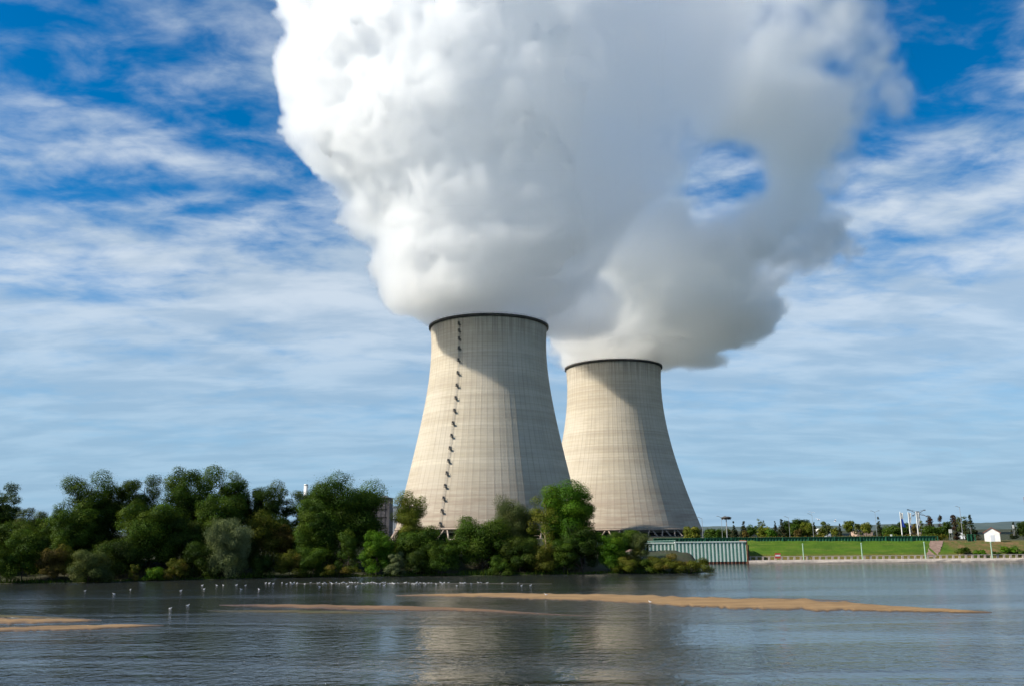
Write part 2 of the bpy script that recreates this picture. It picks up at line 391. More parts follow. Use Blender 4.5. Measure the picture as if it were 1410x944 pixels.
# sand bars: low mounds, stations of (photo x, far edge y, near edge y)
def sand_material(name, dry1, dry2, wet):
    m = bpy.data.materials.new(name); m.use_nodes = True; t = NT(m.node_tree); p = t.n['Principled BSDF']
    p.inputs['Specular IOR Level'].default_value = 0.3
    co = t.node('ShaderNodeTexCoord').outputs['Object']; x, y, z = t.sep(co); st = t.vmath('MULTIPLY', co, (0.35, 1, 1))
    c = t.mix(t.ramp(t.noise(st, 0.45, 7.0, 0.7), 0.35, 0.65), dry1, dry2)
    c = t.mix(t.ramp(t.noise(t.vmath('MULTIPLY', co, (0.12, 1.3, 1)), 0.9, 5.0, 0.7), 0.50, 0.68, 0.0, 0.6), c, wet)
    zz_ = t.math('ADD', z, t.math('MULTIPLY', t.math('SUBTRACT', t.noise(st, 0.8, 4.0, 0.6), 0.5), 0.14))
    f = t.ramp(zz_, 0.13, 0.03); c = t.mix(f, c, wet)
    t.put(p.inputs['Base Color'], c); t.put(p.inputs['Roughness'], t.ramp(f, 0.0, 1.0, 0.95, 0.45))
    t.put(p.inputs['Normal'], t.bump(t.noise(st, 2.2, 5.0, 0.65), 0.6, 0.25)); return m
M['sand'] = sand_material('river_sand', (0.31, 0.195, 0.088), (0.22, 0.134, 0.060), (0.10, 0.062, 0.032))
M['damp_sand'] = sand_material('damp_sand', (0.235, 0.140, 0.072), (0.155, 0.090, 0.047), (0.075, 0.045, 0.027))
M['dark_sand'] = sand_material('mossy_sand', (0.06, 0.065, 0.022), (0.12, 0.08, 0.04), (0.04, 0.035, 0.018))
def bar(st, h, m, seed):
    q = random.Random(seed); xs = np.array([a for a, b, c in st], float); N = max(24, int((xs[-1] - xs[0]) / 5))
    us = np.linspace(xs[0], xs[-1], N); far = np.interp(us, xs, [b for a, b, c in st]); near = np.interp(us, xs, [c for a, b, c in st])
    prf = [(0.0, -0.25), (0.04, 0.05), (0.2, 0.75), (0.5, 1.0), (0.8, 0.8), (0.95, 0.42), (1.0, -0.25)]
    v = []; wob = [q.uniform(-1, 1) for _ in range(N + 4)]
    for i in range(N):
        th = near[i] - far[i]; jit = (wob[i] + wob[i + 1] + wob[i + 2]) / 3
        a = on(us[i], far[i] + th * 0.14 * jit); b = on(us[i], near[i] + th * 0.17 * ((wob[i + 1] + wob[i + 3]) / 2))
        hh = h * min(1.0, th / 4.0) * min(1, (i + .3) / 2, (N - 1 - i + .3) / 2)
        for t_, z in prf: p = a + (b - a) * t_; v.append((p[0], p[1], z * hh if z > 0 else z * 0.6))
    k = len(prf)
    me = np_mesh('sand_shore', v, [(i * k + j, (i + 1) * k + j, (i + 1) * k + j + 1, i * k + j + 1) for i in range(N - 1) for j in range(k - 1)], True)
    tag(link_mesh('sand_shore', me, m), kind='structure')
bar([(545, 818.6, 819.8), (600, 817.4, 820.4), (660, 816.2, 821.8), (720, 815.8, 824), (800, 816.4, 826), (870, 817.6, 830), (930, 819.6, 833.6), (985, 820.8, 836), (1060, 822.6, 839.6), (1110, 823.5, 839.8), (1160, 827.5, 841), (1200, 831.5, 841.5), (1280, 837, 842.2), (1366, 841.6, 843)], 0.17, M['sand'], 1)
bar([(302, 831.8, 832.8), (360, 831.4, 834.6), (430, 831.6, 837.6), (500, 832.2, 838.8), (560, 832.8, 840), (620, 835.5, 840.4), (660, 837.5, 841), (710, 841, 843.6), (760, 844.4, 845.8), (815, 847, 847.6)], 0.12, M['damp_sand'], 2)
bar([(285, 839.6, 840.2), (340, 839.4, 842.4), (420, 839.8, 843.8), (480, 841, 844.8), (545, 843, 844.2)], 0.12, M['dark_sand'], 3)
bar([(-60, 849.5, 859.5), (0, 849.8, 858.6), (60, 850.6, 857.4), (110, 851.4, 855.4), (140, 852.4, 853.4)], 0.11, M['sand'], 4)
bar([(-60, 847.6, 850.2), (0, 846.6, 849.9), (50, 848.2, 850.6), (100, 850.0, 851.4), (118, 851, 851.6)], 0.20, M['dark_sand'], 8)
bar([(-60, 865, 870), (0, 863.4, 869.2), (60, 861, 868), (100, 859.6, 866.8), (160, 859.0, 864.6), (195, 859.2, 862), (226, 859.6, 860.2)], 0.11, M['sand'], 5)
bar([(1040, 822.4, 823.4), (1090, 823.0, 824.6), (1150, 825.2, 826.4), (1185, 826.2, 826.8)], 0.10, M['sand'], 6)
bar([(410, 802.4, 803.4), (520, 801.6, 803.4), (640, 801.8, 803.6), (760, 802.6, 803.4)], 0.07, M['dark_sand'], 7)
# ------------------------------------------------------------------ cooling towers
D1, D2 = 728.0, 903.0
def tower(D, axis_px, rows, skirt_py, label, gz, seed, ladder_az=None):
    cxp = at(axis_px, 600, D); X0_ = cxp[0]
    zs, rs = [], []
    for py, hw in rows:
        P = at(axis_px, py, D); dep = float(np.dot(P - np.array([0, 0, EYE]), _f)); s = hw * dep / F
        dist = math.hypot(P[0], D); rs.append(s * (1 - 0.5 * (s / dist) ** 2)); zs.append(P[2])
    zs, rs = np.array(zs[::-1]), np.array(rs[::-1])
    ztop = zs[-1]
    zb = at(axis_px, skirt_py, D - rs[0])[2]
    rfun = np.polyfit(zs, rs, 4)
    root = empty('cooling_tower', (X0_, D, gz)); tag(root, label, 'cooling tower', 'pair of concrete cooling towers')
    R = 76; sub = 8; N = R * sub; K = 70
    z = np.linspace(zb, ztop, K); r = np.polyval(rfun, z)
    a = np.arange(N) * 2 * math.pi / N; rib = np.where(np.arange(N) % sub == 0, 0.11, 0.0)
    outer = np.stack([(r[:, None] + rib) * np.cos(a), (r[:, None] + rib) * np.sin(a), np.repeat((z - gz)[:, None], N, 1)], -1).reshape(-1, 3)
    zi = z[::-3]; ri = np.polyval(rfun, zi) - 1.1
    inner = np.stack([ri[:, None] * np.cos(a), ri[:, None] * np.sin(a), np.repeat((zi - gz)[:, None], N, 1)], -1).reshape(-1, 3)
    tot = np.concatenate([outer, inner]); KK = K + len(zi)
    kk, nn = np.meshgrid(np.arange(KK - 1), np.arange(N), indexing='ij')
    q = np.stack([kk * N + nn, kk * N + (nn + 1) % N, (kk + 1) * N + (nn + 1) % N, (kk + 1) * N + nn], -1).reshape(-1, 4)
    # close the foot
    n_ = np.arange(N); q = np.concatenate([q, np.stack([(KK - 1) * N + n_, (KK - 1) * N + (n_ + 1) % N, (n_ + 1) % N, n_], -1)])
    link_mesh('shell', np_mesh('shell', tot, q, True), concrete('tower_concrete', ztop - gz, seed), root)
    rt = float(np.polyval(rfun, ztop)); rb = float(np.polyval(rfun, zb)); Hh = ztop - gz; hb = zb - gz
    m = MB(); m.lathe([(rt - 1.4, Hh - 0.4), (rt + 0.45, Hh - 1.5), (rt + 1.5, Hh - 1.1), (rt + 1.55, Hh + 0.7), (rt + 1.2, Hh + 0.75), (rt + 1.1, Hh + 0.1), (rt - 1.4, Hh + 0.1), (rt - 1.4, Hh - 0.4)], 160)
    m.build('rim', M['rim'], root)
    m = MB()
    for i in range(80):
        t = 2 * math.pi * i / 80; m.tube(((rt + 1.35) * math.cos(t), (rt + 1.35) * math.sin(t), Hh + .6), ((rt + 1.35) * math.cos(t), (rt + 1.35) * math.sin(t), Hh + 1.7), 0.06, n=4)
    m.lathe([(rt + 1.3, Hh + 1.65), (rt + 1.4, Hh + 1.65), (rt + 1.4, Hh + 1.78), (rt + 1.3, Hh + 1.78), (rt + 1.3, Hh + 1.65)], 80)
    m.build('railing', M['dark_metal'], root)
    m = MB(); m.lathe([(rb - 1.6, hb - 0.9), (rb + 0.6, hb - 0.9), (rb + 0.75, hb + 0.5), (rb - 0.9, hb + 0.7), (rb - 1.6, hb - 0.9)], 152); m.build('ring_beam', M['leg'], root)
    for i in range(38):
        t0 = 2 * math.pi * (i + 0.5) / 38
        for s in (-1, 1):
            m = MB(); t1, t2 = t0 + s * 0.018, t0 + s * 2 * math.pi / 38 * 0.40
            m.tube(((rb + 4.5) * math.cos(t1), (rb + 4.5) * math.sin(t1), -0.6), ((rb - 0.4) * math.cos(t2), (rb - 0.4) * math.sin(t2), hb - 0.6), 0.75, 0.6, 8); m.build('leg', M['leg'], root)
    m = MB(); m.lathe([(rb + 6.5, -1.0), (rb + 6.5, 1.1), (rb + 6.0, 1.1), (rb + 6.0, -1.0)], 152); m.build('basin', M['leg'], root)
    m = MB(); m.lathe([(rb - 7, hb * 0.62), (rb - 7, hb + 4), (rb - 7.5, hb + 4), (rb - 7.5, hb * 0.62), (rb - 7, hb * 0.62)], 152); m.build('drift_screen', M['pale_band'], root)
    m = MB(); m.lathe([(rb - 8.5, -1), (rb - 8.5, hb + 2), (0.1, hb + 2)], 96); m.build('fill_pack', M['dark_fill'], root)
    if ladder_az is not None:
        ca, sa = math.cos(ladder_az), math.sin(ladder_az); tx, ty = -sa, ca
        def P_(zw, out, side): rr = float(np.polyval(rfun, zw)) + out; return (rr * ca + tx * side, rr * sa + ty * side, zw - gz)
        m = MB(); zz_ = np.linspace(zb - 1, ztop - 0.5, 60)
        for k in range(59):
            for sd in (-0.32, 0.32):
                m.tube(P_(zz_[k], 0.9, sd), P_(zz_[k + 1], 0.9, sd), 0.09, n=4)
            if True:
                for f in (0.0, 0.5): m.tube(P_(zz_[k] + 1.4 * f, 0.9, -0.32), P_(zz_[k] + 1.4 * f, 0.9, 0.32), 0.05, n=4)
        lad = m.build('ladder', M['grey_metal'], root)
        pys = [447.5, 457, 467.5, 481, 497.5, 515] + [515 + 17.2 * k for k in range(1, 12)] + [722]
        for py in pys:
            d = None
            zw = at(axis_px + 0.0, py, D - 0.86 * np.polyval(rfun, ztop if py < 480 else (zb + (ztop - zb) * (722 - py) / 275)))[2]
            zw = min(zw, ztop - 1.5); big_ = 1.1 if py > 715 else 0.75
            m = MB()
            m.box(P_(zw, 1.3, 0.5), (2.9 * big_, 2.0, 0.3), ladder_az + math.pi / 2)
            for sd in (-0.6, 1.4):
                m.tube(P_(zw, 2.1, sd), P_(zw + 2.3, 1.9, sd), 0.11, n=5)
            for h_ in (1.1, 2.3): m.tube(P_(zw + h_, 2.0, -0.6), P_(zw + h_, 2.0, 1.4), 0.11, n=5)
            m.tube(P_(zw + 2.3, 0.2, -0.6), P_(zw + 2.3, 2.0, -0.6), 0.11, n=5)
            m.tube(P_(zw - 1.6, 0.1, 0.8), P_(zw, 2.0, 0.8), 0.11, n=5)
            m.box(P_(zw + 1.6, 0.9, -0.35), (0.8, 0.8, 1.9), ladder_az + math.pi / 2)
            m.build('platform', M['dark_metal'], lad)
    return root, X0_, ztop, rt
rows1 = [(452.0, 80.3), (463, 78.6), (480, 78.9), (507, 81.0), (542, 85.1), (577, 92.3), (616, 101.0), (661, 112.2), (690, 119.5), (722, 127.5)]
T1, TX1, ZT1, RT1 = tower(D1, 673.5, rows1, 726.5, 'nearer and larger cooling tower with ladder and platforms down its sunlit left side', 3.0, 1.0, rad(-90 - 27))
rows2 = [(507, 65.2), (517, 63.8), (532, 64.0), (560, 66.2), (590, 70.5), (620, 76.5), (655, 87.0), (690, 98.5), (726, 112.0)]
T2, TX2, ZT2, RT2 = tower(D2, 847.5, rows2, 728.5, 'farther and smaller cooling tower behind the green steel pile wall, no ladder', 2.6, 7.0)
# ------------------------------------------------------------------ steam plumes
def bspline(n, cell, off):
    t = np.arange(n) / cell + off; i = np.floor(t).astype(int); f = t - i
    wts = np.stack([(1 - f) ** 3, 3 * f ** 3 - 6 * f ** 2 + 4, -3 * f ** 3 + 3 * f ** 2 + 3 * f + 1, f ** 3], 1) / 6
    m = i.max() + 4; W = np.zeros((n, m), np.float32)
    for k in range(4): W[np.arange(n), i + k] += wts[:, k]
    return W
def noise3(shape, cell, seed, squash=(1, 1, 1)):
    q = np.random.default_rng(seed); Ws = [bspline(s, max(1.01, cell * c), q.uniform(0, 1)) for s, c in zip(shape, squash)]
    lat = q.normal(0, 1, [W.shape[1] for W in Ws]).astype(np.float32)
    o = np.tensordot(Ws[0], lat, (1, 0)); o = np.tensordot(o, Ws[1], (1, 1)); o = np.tensordot(o, Ws[2], (1, 1))
    return (o / o.std()).astype(np.float32)
def billow(shape, cell, seed):
    """rounded lumps with sharp creases between, zero mean, about -1..1.5"""
    a = noise3(shape, cell, seed); b = noise3(shape, cell, seed + 100)
    d = np.sqrt(a * a + b * b); d = np.minimum(d, 2.6)
    return 1.15 - d * 0.92
def sstep(x, lo, hi):
    t = np.clip((x - lo) / (hi - lo), 0, 1); return t * t * (3 - 2 * t)
def grid(x0, x1, y0, y1, z0, z1, vox):
    nx, ny, nz = int((x1 - x0) / vox) + 1, int((y1 - y0) / vox) + 1, int((z1 - z0) / vox) + 1
    return (np.float32(x0) + np.arange(nx, dtype=np.float32) * vox, np.float32(y0) + np.arange(ny, dtype=np.float32) * vox, np.float32(z0) + np.arange(nz, dtype=np.float32) * vox)
def slices(xs, ys, zs, D, rows, yc, depth):
    """distance-like field, negative inside, of a plume whose outline at plane D follows rows of (py, left px, right px)"""
    XX, ZZ = np.meshgrid(xs, zs, indexing='ij'); px, py = project(XX, yc(ZZ), ZZ)
    P = np.array(sorted(rows)); L, R = np.interp(py, P[:, 0], P[:, 1]), np.interp(py, P[:, 0], P[:, 2])
    zc = np.array([at(CX, p, D)[2] for p in P[:, 0]]); o = np.argsort(zc)
    scale = np.abs(np.gradient(XX, axis=0) / np.gradient(px, axis=0))
    a = np.maximum((R - L) / 2 * scale, 2.0); xo = (px - (L + R) / 2) * scale
    bdep = a * depth(ZZ); cyy = yc(ZZ)
    u = (xo / a)[:, None, :]; v = (ys[None, :, None] - cyy[:, None, :]) / bdep[:, None, :]
    rr = np.sqrt(u * u + v * v); m = np.minimum(a, bdep)[:, None, :]
    return ((rr - 1) * m).astype(np.float32), px, py
def lump(xs, ys, zs, c, r):
    d = np.sqrt(((xs[:, None, None] - c[0]) / r[0]) ** 2 + ((ys[None, :, None] - c[1]) / r[1]) ** 2 + ((zs[None, None, :] - c[2]) / r[2]) ** 2)
    return ((d - 1) * min(r)).astype(np.float32)
def smin(a, b, k):
    h = np.clip(0.5 + 0.5 * (b - a) / k, 0, 1); return b + (a - b) * h - k * h * (1 - h)

def vol_material(name, colour, k, aniso=0.0):
    m = bpy.data.materials.new(name); m.use_nodes = True; t = NT(m.node_tree); t.n.clear()
    p = t.node('ShaderNodeVolumePrincipled'); p.inputs['Color'].default_value = (*colour, 1); p.inputs['Density'].default_value = k
    p.inputs['Anisotropy'].default_value = aniso
    t.l.new(p.outputs[0], t.node('ShaderNodeOutputMaterial').inputs['Volume'])
    return m
def density_object(name, xs, ys, zs, field, mat_, mesh_at=None):
    """a mesh that carries one density value per cell; its modifier turns them into a fog volume (or, with mesh_at, a surface)"""
    lo = (float(xs[0]), float(ys[0]), float(zs[0])); hi = (float(xs[-1]), float(ys[-1]), float(zs[-1])); nx, ny, nz = field.shape
    me = bpy.data.meshes.new(name); me.vertices.add(field.size)
    at_ = me.attributes.new('cell_density', 'FLOAT', 'POINT'); at_.data.foreach_set('value', np.ascontiguousarray(field, np.float32).ravel())
    src = bpy.data.objects.new(name + '_cells', me)                 # a table of cell values only: never linked to the scene
    if mesh_at is None:
        vd = bpy.data.volumes.new(name); vd.materials.append(mat_); o = bpy.data.objects.new(name, vd); COL.objects.link(o)
    else: o = link_mesh(name, bpy.data.meshes.new(name + '_base'), mat_)
    ng = bpy.data.node_groups.new(name, 'GeometryNodeTree')
    ng.interface.new_socket('Geometry', in_out='INPUT', socket_type='NodeSocketGeometry'); ng.interface.new_socket('Geometry', in_out='OUTPUT', socket_type='NodeSocketGeometry')
    t = NT(ng); gi, go = t.node('NodeGroupInput'), t.node('NodeGroupOutput')
    vc = t.node('GeometryNodeVolumeCube')
    vc.inputs['Min'].default_value = lo; vc.inputs['Max'].default_value = hi
    for k_, v_ in zip('XYZ', (nx, ny, nz)): vc.inputs['Resolution ' + k_].default_value = v_
    pos = t.node('GeometryNodeInputPosition').outputs[0]; c = t.sep(pos); idx = []
    for i, n_ in enumerate((nx, ny, nz)):
        f = t.math('MULTIPLY', t.math('SUBTRACT', c[i], lo[i]), (n_ - 1) / (hi[i] - lo[i]))
        idx.append(t.math('MINIMUM', t.math('MAXIMUM', t.math('ROUND', f), 0.0), float(n_ - 1)))
    # whole numbers past 2^24 do not fit a float: index in integers
    def imath(op, a, b):
        nd = t.node('FunctionNodeIntegerMath', operation=op)
        t.put(nd.inputs[0], a); t.put(nd.inputs[1], b); return nd.outputs[0]
    ii_ = []
    for f in idx:
        nd = t.node('FunctionNodeFloatToInt', rounding_mode='ROUND'); t.put(nd.inputs[0], f); ii_.append(nd.outputs[0])
    ind = imath('ADD', imath('MULTIPLY', imath('ADD', imath('MULTIPLY', ii_[0], ny), ii_[1]), nz), ii_[2])
    na = t.node('GeometryNodeInputNamedAttribute', data_type='FLOAT'); na.inputs[0].default_value = 'cell_density'
    si = t.node('GeometryNodeSampleIndex', data_type='FLOAT', domain='POINT')
    oi = t.node('GeometryNodeObjectInfo'); oi.inputs['Object'].default_value = src
    t.l.new(oi.outputs['Geometry'], si.inputs['Geometry'])
    t.put([s for s in si.inputs if s.name == 'Value' and s.enabled][0], [s for s in na.outputs if s.name == 'Attribute' and s.enabled][0])
    t.put(si.inputs['Index'], ind)
    t.put(vc.inputs['Density'], [s for s in si.outputs if s.enabled][0])
    out = vc.outputs[0]
    if mesh_at is not None:
        vm = t.node('GeometryNodeVolumeToMesh'); t.put(vm.inputs['Volume'], out); vm.inputs['Threshold'].default_value = mesh_at
        out = vm.outputs[0]
    sm = t.node('GeometryNodeSetMaterial'); t.put(sm.inputs[0], out); sm.inputs['Material'].default_value = mat_
    t.l.new(sm.outputs[0], go.inputs[0])
    md = o.modifiers.new('fog', 'NODES'); md.node_group = ng
    if mesh_at is not None:
        dg = bpy.context.evaluated_depsgraph_get(); me2 = bpy.data.meshes.new_from_object(o.evaluated_get(dg))
        o.modifiers.clear(); o.data = me2; me2.name = name; bpy.data.node_groups.remove(ng); bpy.data.objects.remove(src); bpy.data.meshes.remove(me)
        if len(me2.polygons): me2.polygons.foreach_set('use_smooth', np.ones(len(me2.polygons), bool))
        if not me2.materials: me2.materials.append(mat_)
    return o
def core_material():
    m = bpy.data.materials.new('dense_steam'); m.use_nodes = True; t = NT(m.node_tree); t.n.clear()
    d = t.node('ShaderNodeBsdfDiffuse'); d.inputs[0].default_value = (0.98, 0.98, 0.98, 1); d.inputs[1].default_value = 1.0
    tr = t.node('ShaderNodeBsdfTranslucent'); tr.inputs[0].default_value = (0.98, 0.98, 0.98, 1)      # steam lets light through
    ms = t.node('ShaderNodeMixShader'); ms.inputs[0].default_value = 0.7; t.l.new(d.outputs[0], ms.inputs[1]); t.l.new(tr.outputs[0], ms.inputs[2])
    t.l.new(ms.outputs[0], t.node('ShaderNodeOutputMaterial').inputs['Surface']); return m
M['core'] = core_material()

def plume(label, X, D, zmouth, rmouth, box, vox, rows, yc, depth, lumps, amps, sigma, dens, core_depth, seed, colour, hole=None, aniso=0.8):
    xs, ys, zs = grid(*box, vox)
    d, px, py = slices(xs, ys, zs, D, rows, yc, depth)
    for c, r, k in lumps: d = smin(d, lump(xs, ys, zs, c, r), k)
    shp = d.shape
    zrel = (zs - zmouth)[None, None, :]
    grow = np.clip(0.10 + zrel / 130.0, 0.10, 1.0).astype(np.float32)
    b1 = billow(shp, amps[0][0] / vox, seed); disp = amps[0][1] * b1 * grow
    for k, (cell, amp) in enumerate(amps[1:]): disp += amp * billow(shp, cell / vox, seed + 7 * (k + 1)) * np.sqrt(grow)
    d0 = d; d = d - disp; d = np.where(d0 > 9.0, np.maximum(d, d0 - 6.0), d)      # no scrap floats free of the plume
    # never outside the mouth below the rim
    rm = np.sqrt((xs[:, None, None] - X) ** 2 + (ys[None, :, None] - D) ** 2)
    low = zrel < 1.0
    d = np.where(low, rm - (rmouth - 2.0), d)
    # a clear seat on the mouth: fill the mouth just above the rim
    seat = np.sqrt((rm / (rmouth * 0.985)) ** 2 + 0 * zrel) - 1; seat = np.maximum(seat * rmouth, np.abs(zrel - 3.0) - 9.0)
    d = np.minimum(d, seat.astype(np.float32))
    f = dens(d, xs, ys, zs, px, py, shp).astype(np.float32)
    for ax in range(3):
        for e in (0, -1):
            s = [slice(None)] * 3; s[ax] = e; f[tuple(s)] = 0
    root = empty('steam_plume', (X, D, zmouth)); tag(root, label, 'steam', 'steam plumes of the cooling towers')
    v = density_object('billowing_edge', xs, ys, zs, f, vol_material('steam_fog', colour, sigma, aniso)); v.parent = root; v.location = (-X, -D, -zmouth)
    if core_depth is not None:
        thick = -d + np.zeros_like(f)
        if hole is not None: thick = np.minimum(thick, hole(px, py)[:, None, :] - 12 + 14 * billow(shp, 34 / vox, seed + 55))
        fld = np.clip((thick - core_depth) / 10.0 + 0.5, 0, 1).astype(np.float32)
        for ax in range(3):
            for e in (0, 1, -1, -2):
                s = [slice(None)] * 3; s[ax] = e; fld[tuple(s)] = 0
        step = 2
        c = density_object('dense_core', xs[::step], ys[::step], zs[::step], fld[::step, ::step, ::step], M['core'], 0.5); c.parent = root; c.location = (-X, -D, -zmouth)
    return root

PL = 'white'
rowsF = [(470, 596, 749), (452, 594, 751), (440, 574, 764), (428, 560, 780), (400, 530, 806), (370, 507, 834), (345, 511, 850), (325, 497, 862), (300, 476, 880), (270, 472, 902), (235, 456, 925), (212, 432, 940), (190, 411, 955), (165, 415, 970), (140, 414, 985), (100, 402, 1002), (75, 406, 1012), (50, 424, 1020), (25, 404, 1026), (0, 384, 1030), (-60, 372, 1040), (-120, 400, 1000)]
zt = float(at(700, -105, D1)[2])
def densF(d, xs, ys, zs, px, py, shp):
    # crisp on the sunny left, thinner and softer towards the right
    right = sstep(px, 640, 960)[:, None, :] * np.ones(shp, np.float32)
    w = 2.8 + 11 * right
    f = sstep(-d, -0.35 * w, 0.9 * w)
    n = noise3(shp, 16, 501) * 0.5 + noise3(shp, 7, 502) * 0.3
    thin = 1 - 0.60 * right
    inner = 0.12 + 0.88 * np.exp(-np.maximum(-d, 0) / 7.0)
    return f * np.clip(thin * (1 + 0.35 * n * right), 0.02, 1) * inner
a0 = at(790, 462, D1 + 45); sc1 = D1 / F
lumpsF = [((at(765, 450, D1 + 35)[0], D1 + 35, at(765, 450, D1 + 35)[2]), (40, 42, 22), 12.0),
          ((at(800, 440, D1 + 60)[0], D1 + 60, at(800, 436, D1 + 60)[2]), (42, 48, 36), 18.0)]
VF, VR = 2.1, 2.6
def lumpF(px, py, Y, r, k=9.0): return (tuple(at(px, py, Y)), r, k)
lumpsF = [lumpF(766, 440, D1 + 30, (38, 40, 17)), lumpF(800, 424, D1 + 50, (40, 46, 30), 14.0), lumpF(583, 403, D1 - 50, (29, 34, 20)), lumpF(622, 394, D1 - 70, (42, 38, 19)), lumpF(690, 392, D1 - 50, (50, 40, 22))]
plume('bright white steam plume leaning left out of the nearer cooling tower', TX1, D1, ZT1, RT1,
      (at(350, 0, D1)[0], at(1085, 0, D1)[0], D1 - 170, D1 + 165, ZT1 - 8, zt), VF, rowsF,
      lambda Z: D1 - 34 * np.clip((Z - ZT1) / 42.0, 0, 1) - 0.08 * np.clip(Z - ZT1, 0, 160), lambda Z: np.clip(1.0 - (Z - ZT1) / 230.0, 0.55, 1.0), lumpsF,
      [(60, 7.5), (27, 7.0), (13, 5.4), (6.5, 3.2)], 0.25, densF, 19.0, 11, (1.0, 1.0, 1.0), lambda px, py: np.minimum((738 - px) * 0.55 + np.maximum(385 - py, 0) * 2.0, np.minimum(300, (865 - px) * 0.28)))
rowsR = [(520, 783, 908), (507, 783, 909), (500, 772, 940), (490, 768, 965), (470, 768, 1020), (450, 780, 1058), (430, 790, 1066), (410, 795, 1070), (392, 798, 1082), (376, 800, 1122), (350, 802, 1150), (320, 806, 1166), (295, 812, 1152), (260, 825, 1172), (235, 840, 1190), (205, 860, 1218), (170, 880, 1228), (140, 900, 1230), (100, 930, 1216), (60, 935, 1204), (20, 935, 1192), (0, 935, 1188), (-60, 940, 1180), (-120, 960, 1150)]
zt2 = float(at(1050, -105, D2)[2])
def lumpR(px, py, Y, r): P = at(px, py, Y); return ((P[0], Y, P[2]), r, 16.0)
lumpsR = [lumpR(806, 472, D2 - 42, (42, 38, 19)), lumpR(842, 462, D2 - 55, (46, 40, 20)), lumpR(955, 492, D2 - 5, (34, 40, 17)), lumpR(1020, 440, D2, (36, 45, 24)), lumpR(1130, 340, D2 + 10, (36, 40, 26))]
def densR(d, xs, ys, zs, px, py, shp):
    w = 5 + 22 * sstep(py, 420, 180)[:, None, :] * np.ones(shp, np.float32)
    f = sstep(-d, -0.3 * w, 1.0 * w)
    n = noise3(shp, 24, 601) * 0.55 + noise3(shp, 10, 602) * 0.38 + noise3(shp, 5, 603) * 0.22
    thin = (0.62 + 0.38 * sstep(py, 250, 440))[:, None, :]
    # the blue gap torn through the middle
    ca, sa = math.cos(0.45), math.sin(0.45)
    u, v = px - 1022, py - 253; e = np.sqrt(((u * ca - v * sa) / 84) ** 2 + ((u * sa + v * ca) / 50) ** 2)
    gap = sstep(e[:, None, :] + 0.42 * n, 0.66, 1.25)
    return f * np.clip(thin * (1 + 0.75 * n), 0.0, 1) * gap
plume('thin grey steam plume drifting right out of the farther cooling tower', TX2, D2, ZT2, RT2,
      (at(745, 0, D2)[0], at(1275, 0, D2)[0], D2 - 215, D2 + 75, ZT2 - 8, zt2), VR, rowsR,
      lambda Z: D2 - 0.55 * np.clip(Z - ZT2 - 10, 0, 200), lambda Z: np.clip(1.0 - (Z - ZT2) / 260.0, 0.42, 1.0), lumpsR,
      [(56, 13.0), (26, 10.0), (13, 7.5), (7, 4.2)], 0.115, densR, 32.0, 23, (1.0, 0.998, 0.992), lambda px, py: np.minimum((py - 405) * 0.6, (np.hypot((px - 1018) / 88, (py - 250) / 55) - 1.5) * 40), 0.62)
# ------------------------------------------------------------------ trees and bushes
def leaf_material(name, dark, light, odd=None, trans=0.25):
    """leaf colours differ from leaf to leaf (clump attribute) and from branch to branch"""
    m = bpy.data.materials.new(name); m.use_nodes = True; t = NT(m.node_tree); t.n.clear()
    a = t.node('ShaderNodeAttribute', attribute_name='tint'); r, g_, b = t.sep(a.outputs['Vector'])
    c = t.mix(r, dark, light)
    if odd: c = t.mix(t.math('MULTIPLY', t.ramp(g_, 0.62, 0.95), 0.8), c, odd)
    d = t.node('ShaderNodeBsdfDiffuse'); t.put(d.inputs[0], c)
    tr = t.node('ShaderNodeBsdfTranslucent'); t.put(tr.inputs[0], t.mix(0.5, c, (0.10, 0.14, 0.01)))
    ms = t.node('ShaderNodeMixShader'); ms.inputs[0].default_value = trans
    t.l.new(d.outputs[0], ms.inputs[1]); t.l.new(tr.outputs[0], ms.inputs[2])
    gl = t.node('ShaderNodeBsdfGlossy'); gl.inputs['Roughness'].default_value = 0.55; gl.inputs[0].default_value = (0.9, 0.9, 0.9, 1)
    m2 = t.node('ShaderNodeMixShader'); m2.inputs[0].default_value = 0.008
    t.l.new(ms.outputs[0], m2.inputs[1]); t.l.new(gl.outputs[0], m2.inputs[2])
    t.l.new(m2.outputs[0], t.node('ShaderNodeOutputMaterial').inputs['Surface']); return m
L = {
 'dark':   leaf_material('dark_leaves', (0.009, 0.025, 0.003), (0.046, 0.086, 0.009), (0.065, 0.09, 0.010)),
 'mid':    leaf_material('green_leaves', (0.013, 0.036, 0.003), (0.064, 0.125, 0.010), (0.085, 0.125, 0.012)),
 'bright': leaf_material('fresh_leaves', (0.035, 0.100, 0.005), (0.088, 0.205, 0.008), (0.13, 0.20, 0.012), 0.35),
 'yellow': leaf_material('yellowing_leaves', (0.065, 0.095, 0.008), (0.165, 0.190, 0.018), (0.21, 0.19, 0.03), 0.3),
 'silver': leaf_material('silvery_leaves', (0.070, 0.098, 0.040), (0.165, 0.195, 0.085), (0.12, 0.15, 0.04), 0.15),
 'olive':  leaf_material('olive_leaves', (0.048, 0.062, 0.007), (0.112, 0.122, 0.012), (0.16, 0.11, 0.02)),
 'brown':  leaf_material('browning_leaves', (0.060, 0.045, 0.012), (0.135, 0.095, 0.022), (0.20, 0.15, 0.02)),
 'grey':   leaf_material('grey_green_leaves', (0.040, 0.060, 0.018), (0.095, 0.125, 0.035), (0.11, 0.12, 0.03)),
 'conif':  leaf_material('conifer_needles', (0.012, 0.022, 0.010), (0.034, 0.050, 0.018), (0.05, 0.035, 0.012), 0.05),
 'purple': leaf_material('dark_red_leaves', (0.024, 0.014, 0.010), (0.060, 0.032, 0.020), (0.04, 0.05, 0.016), 0.1),
}
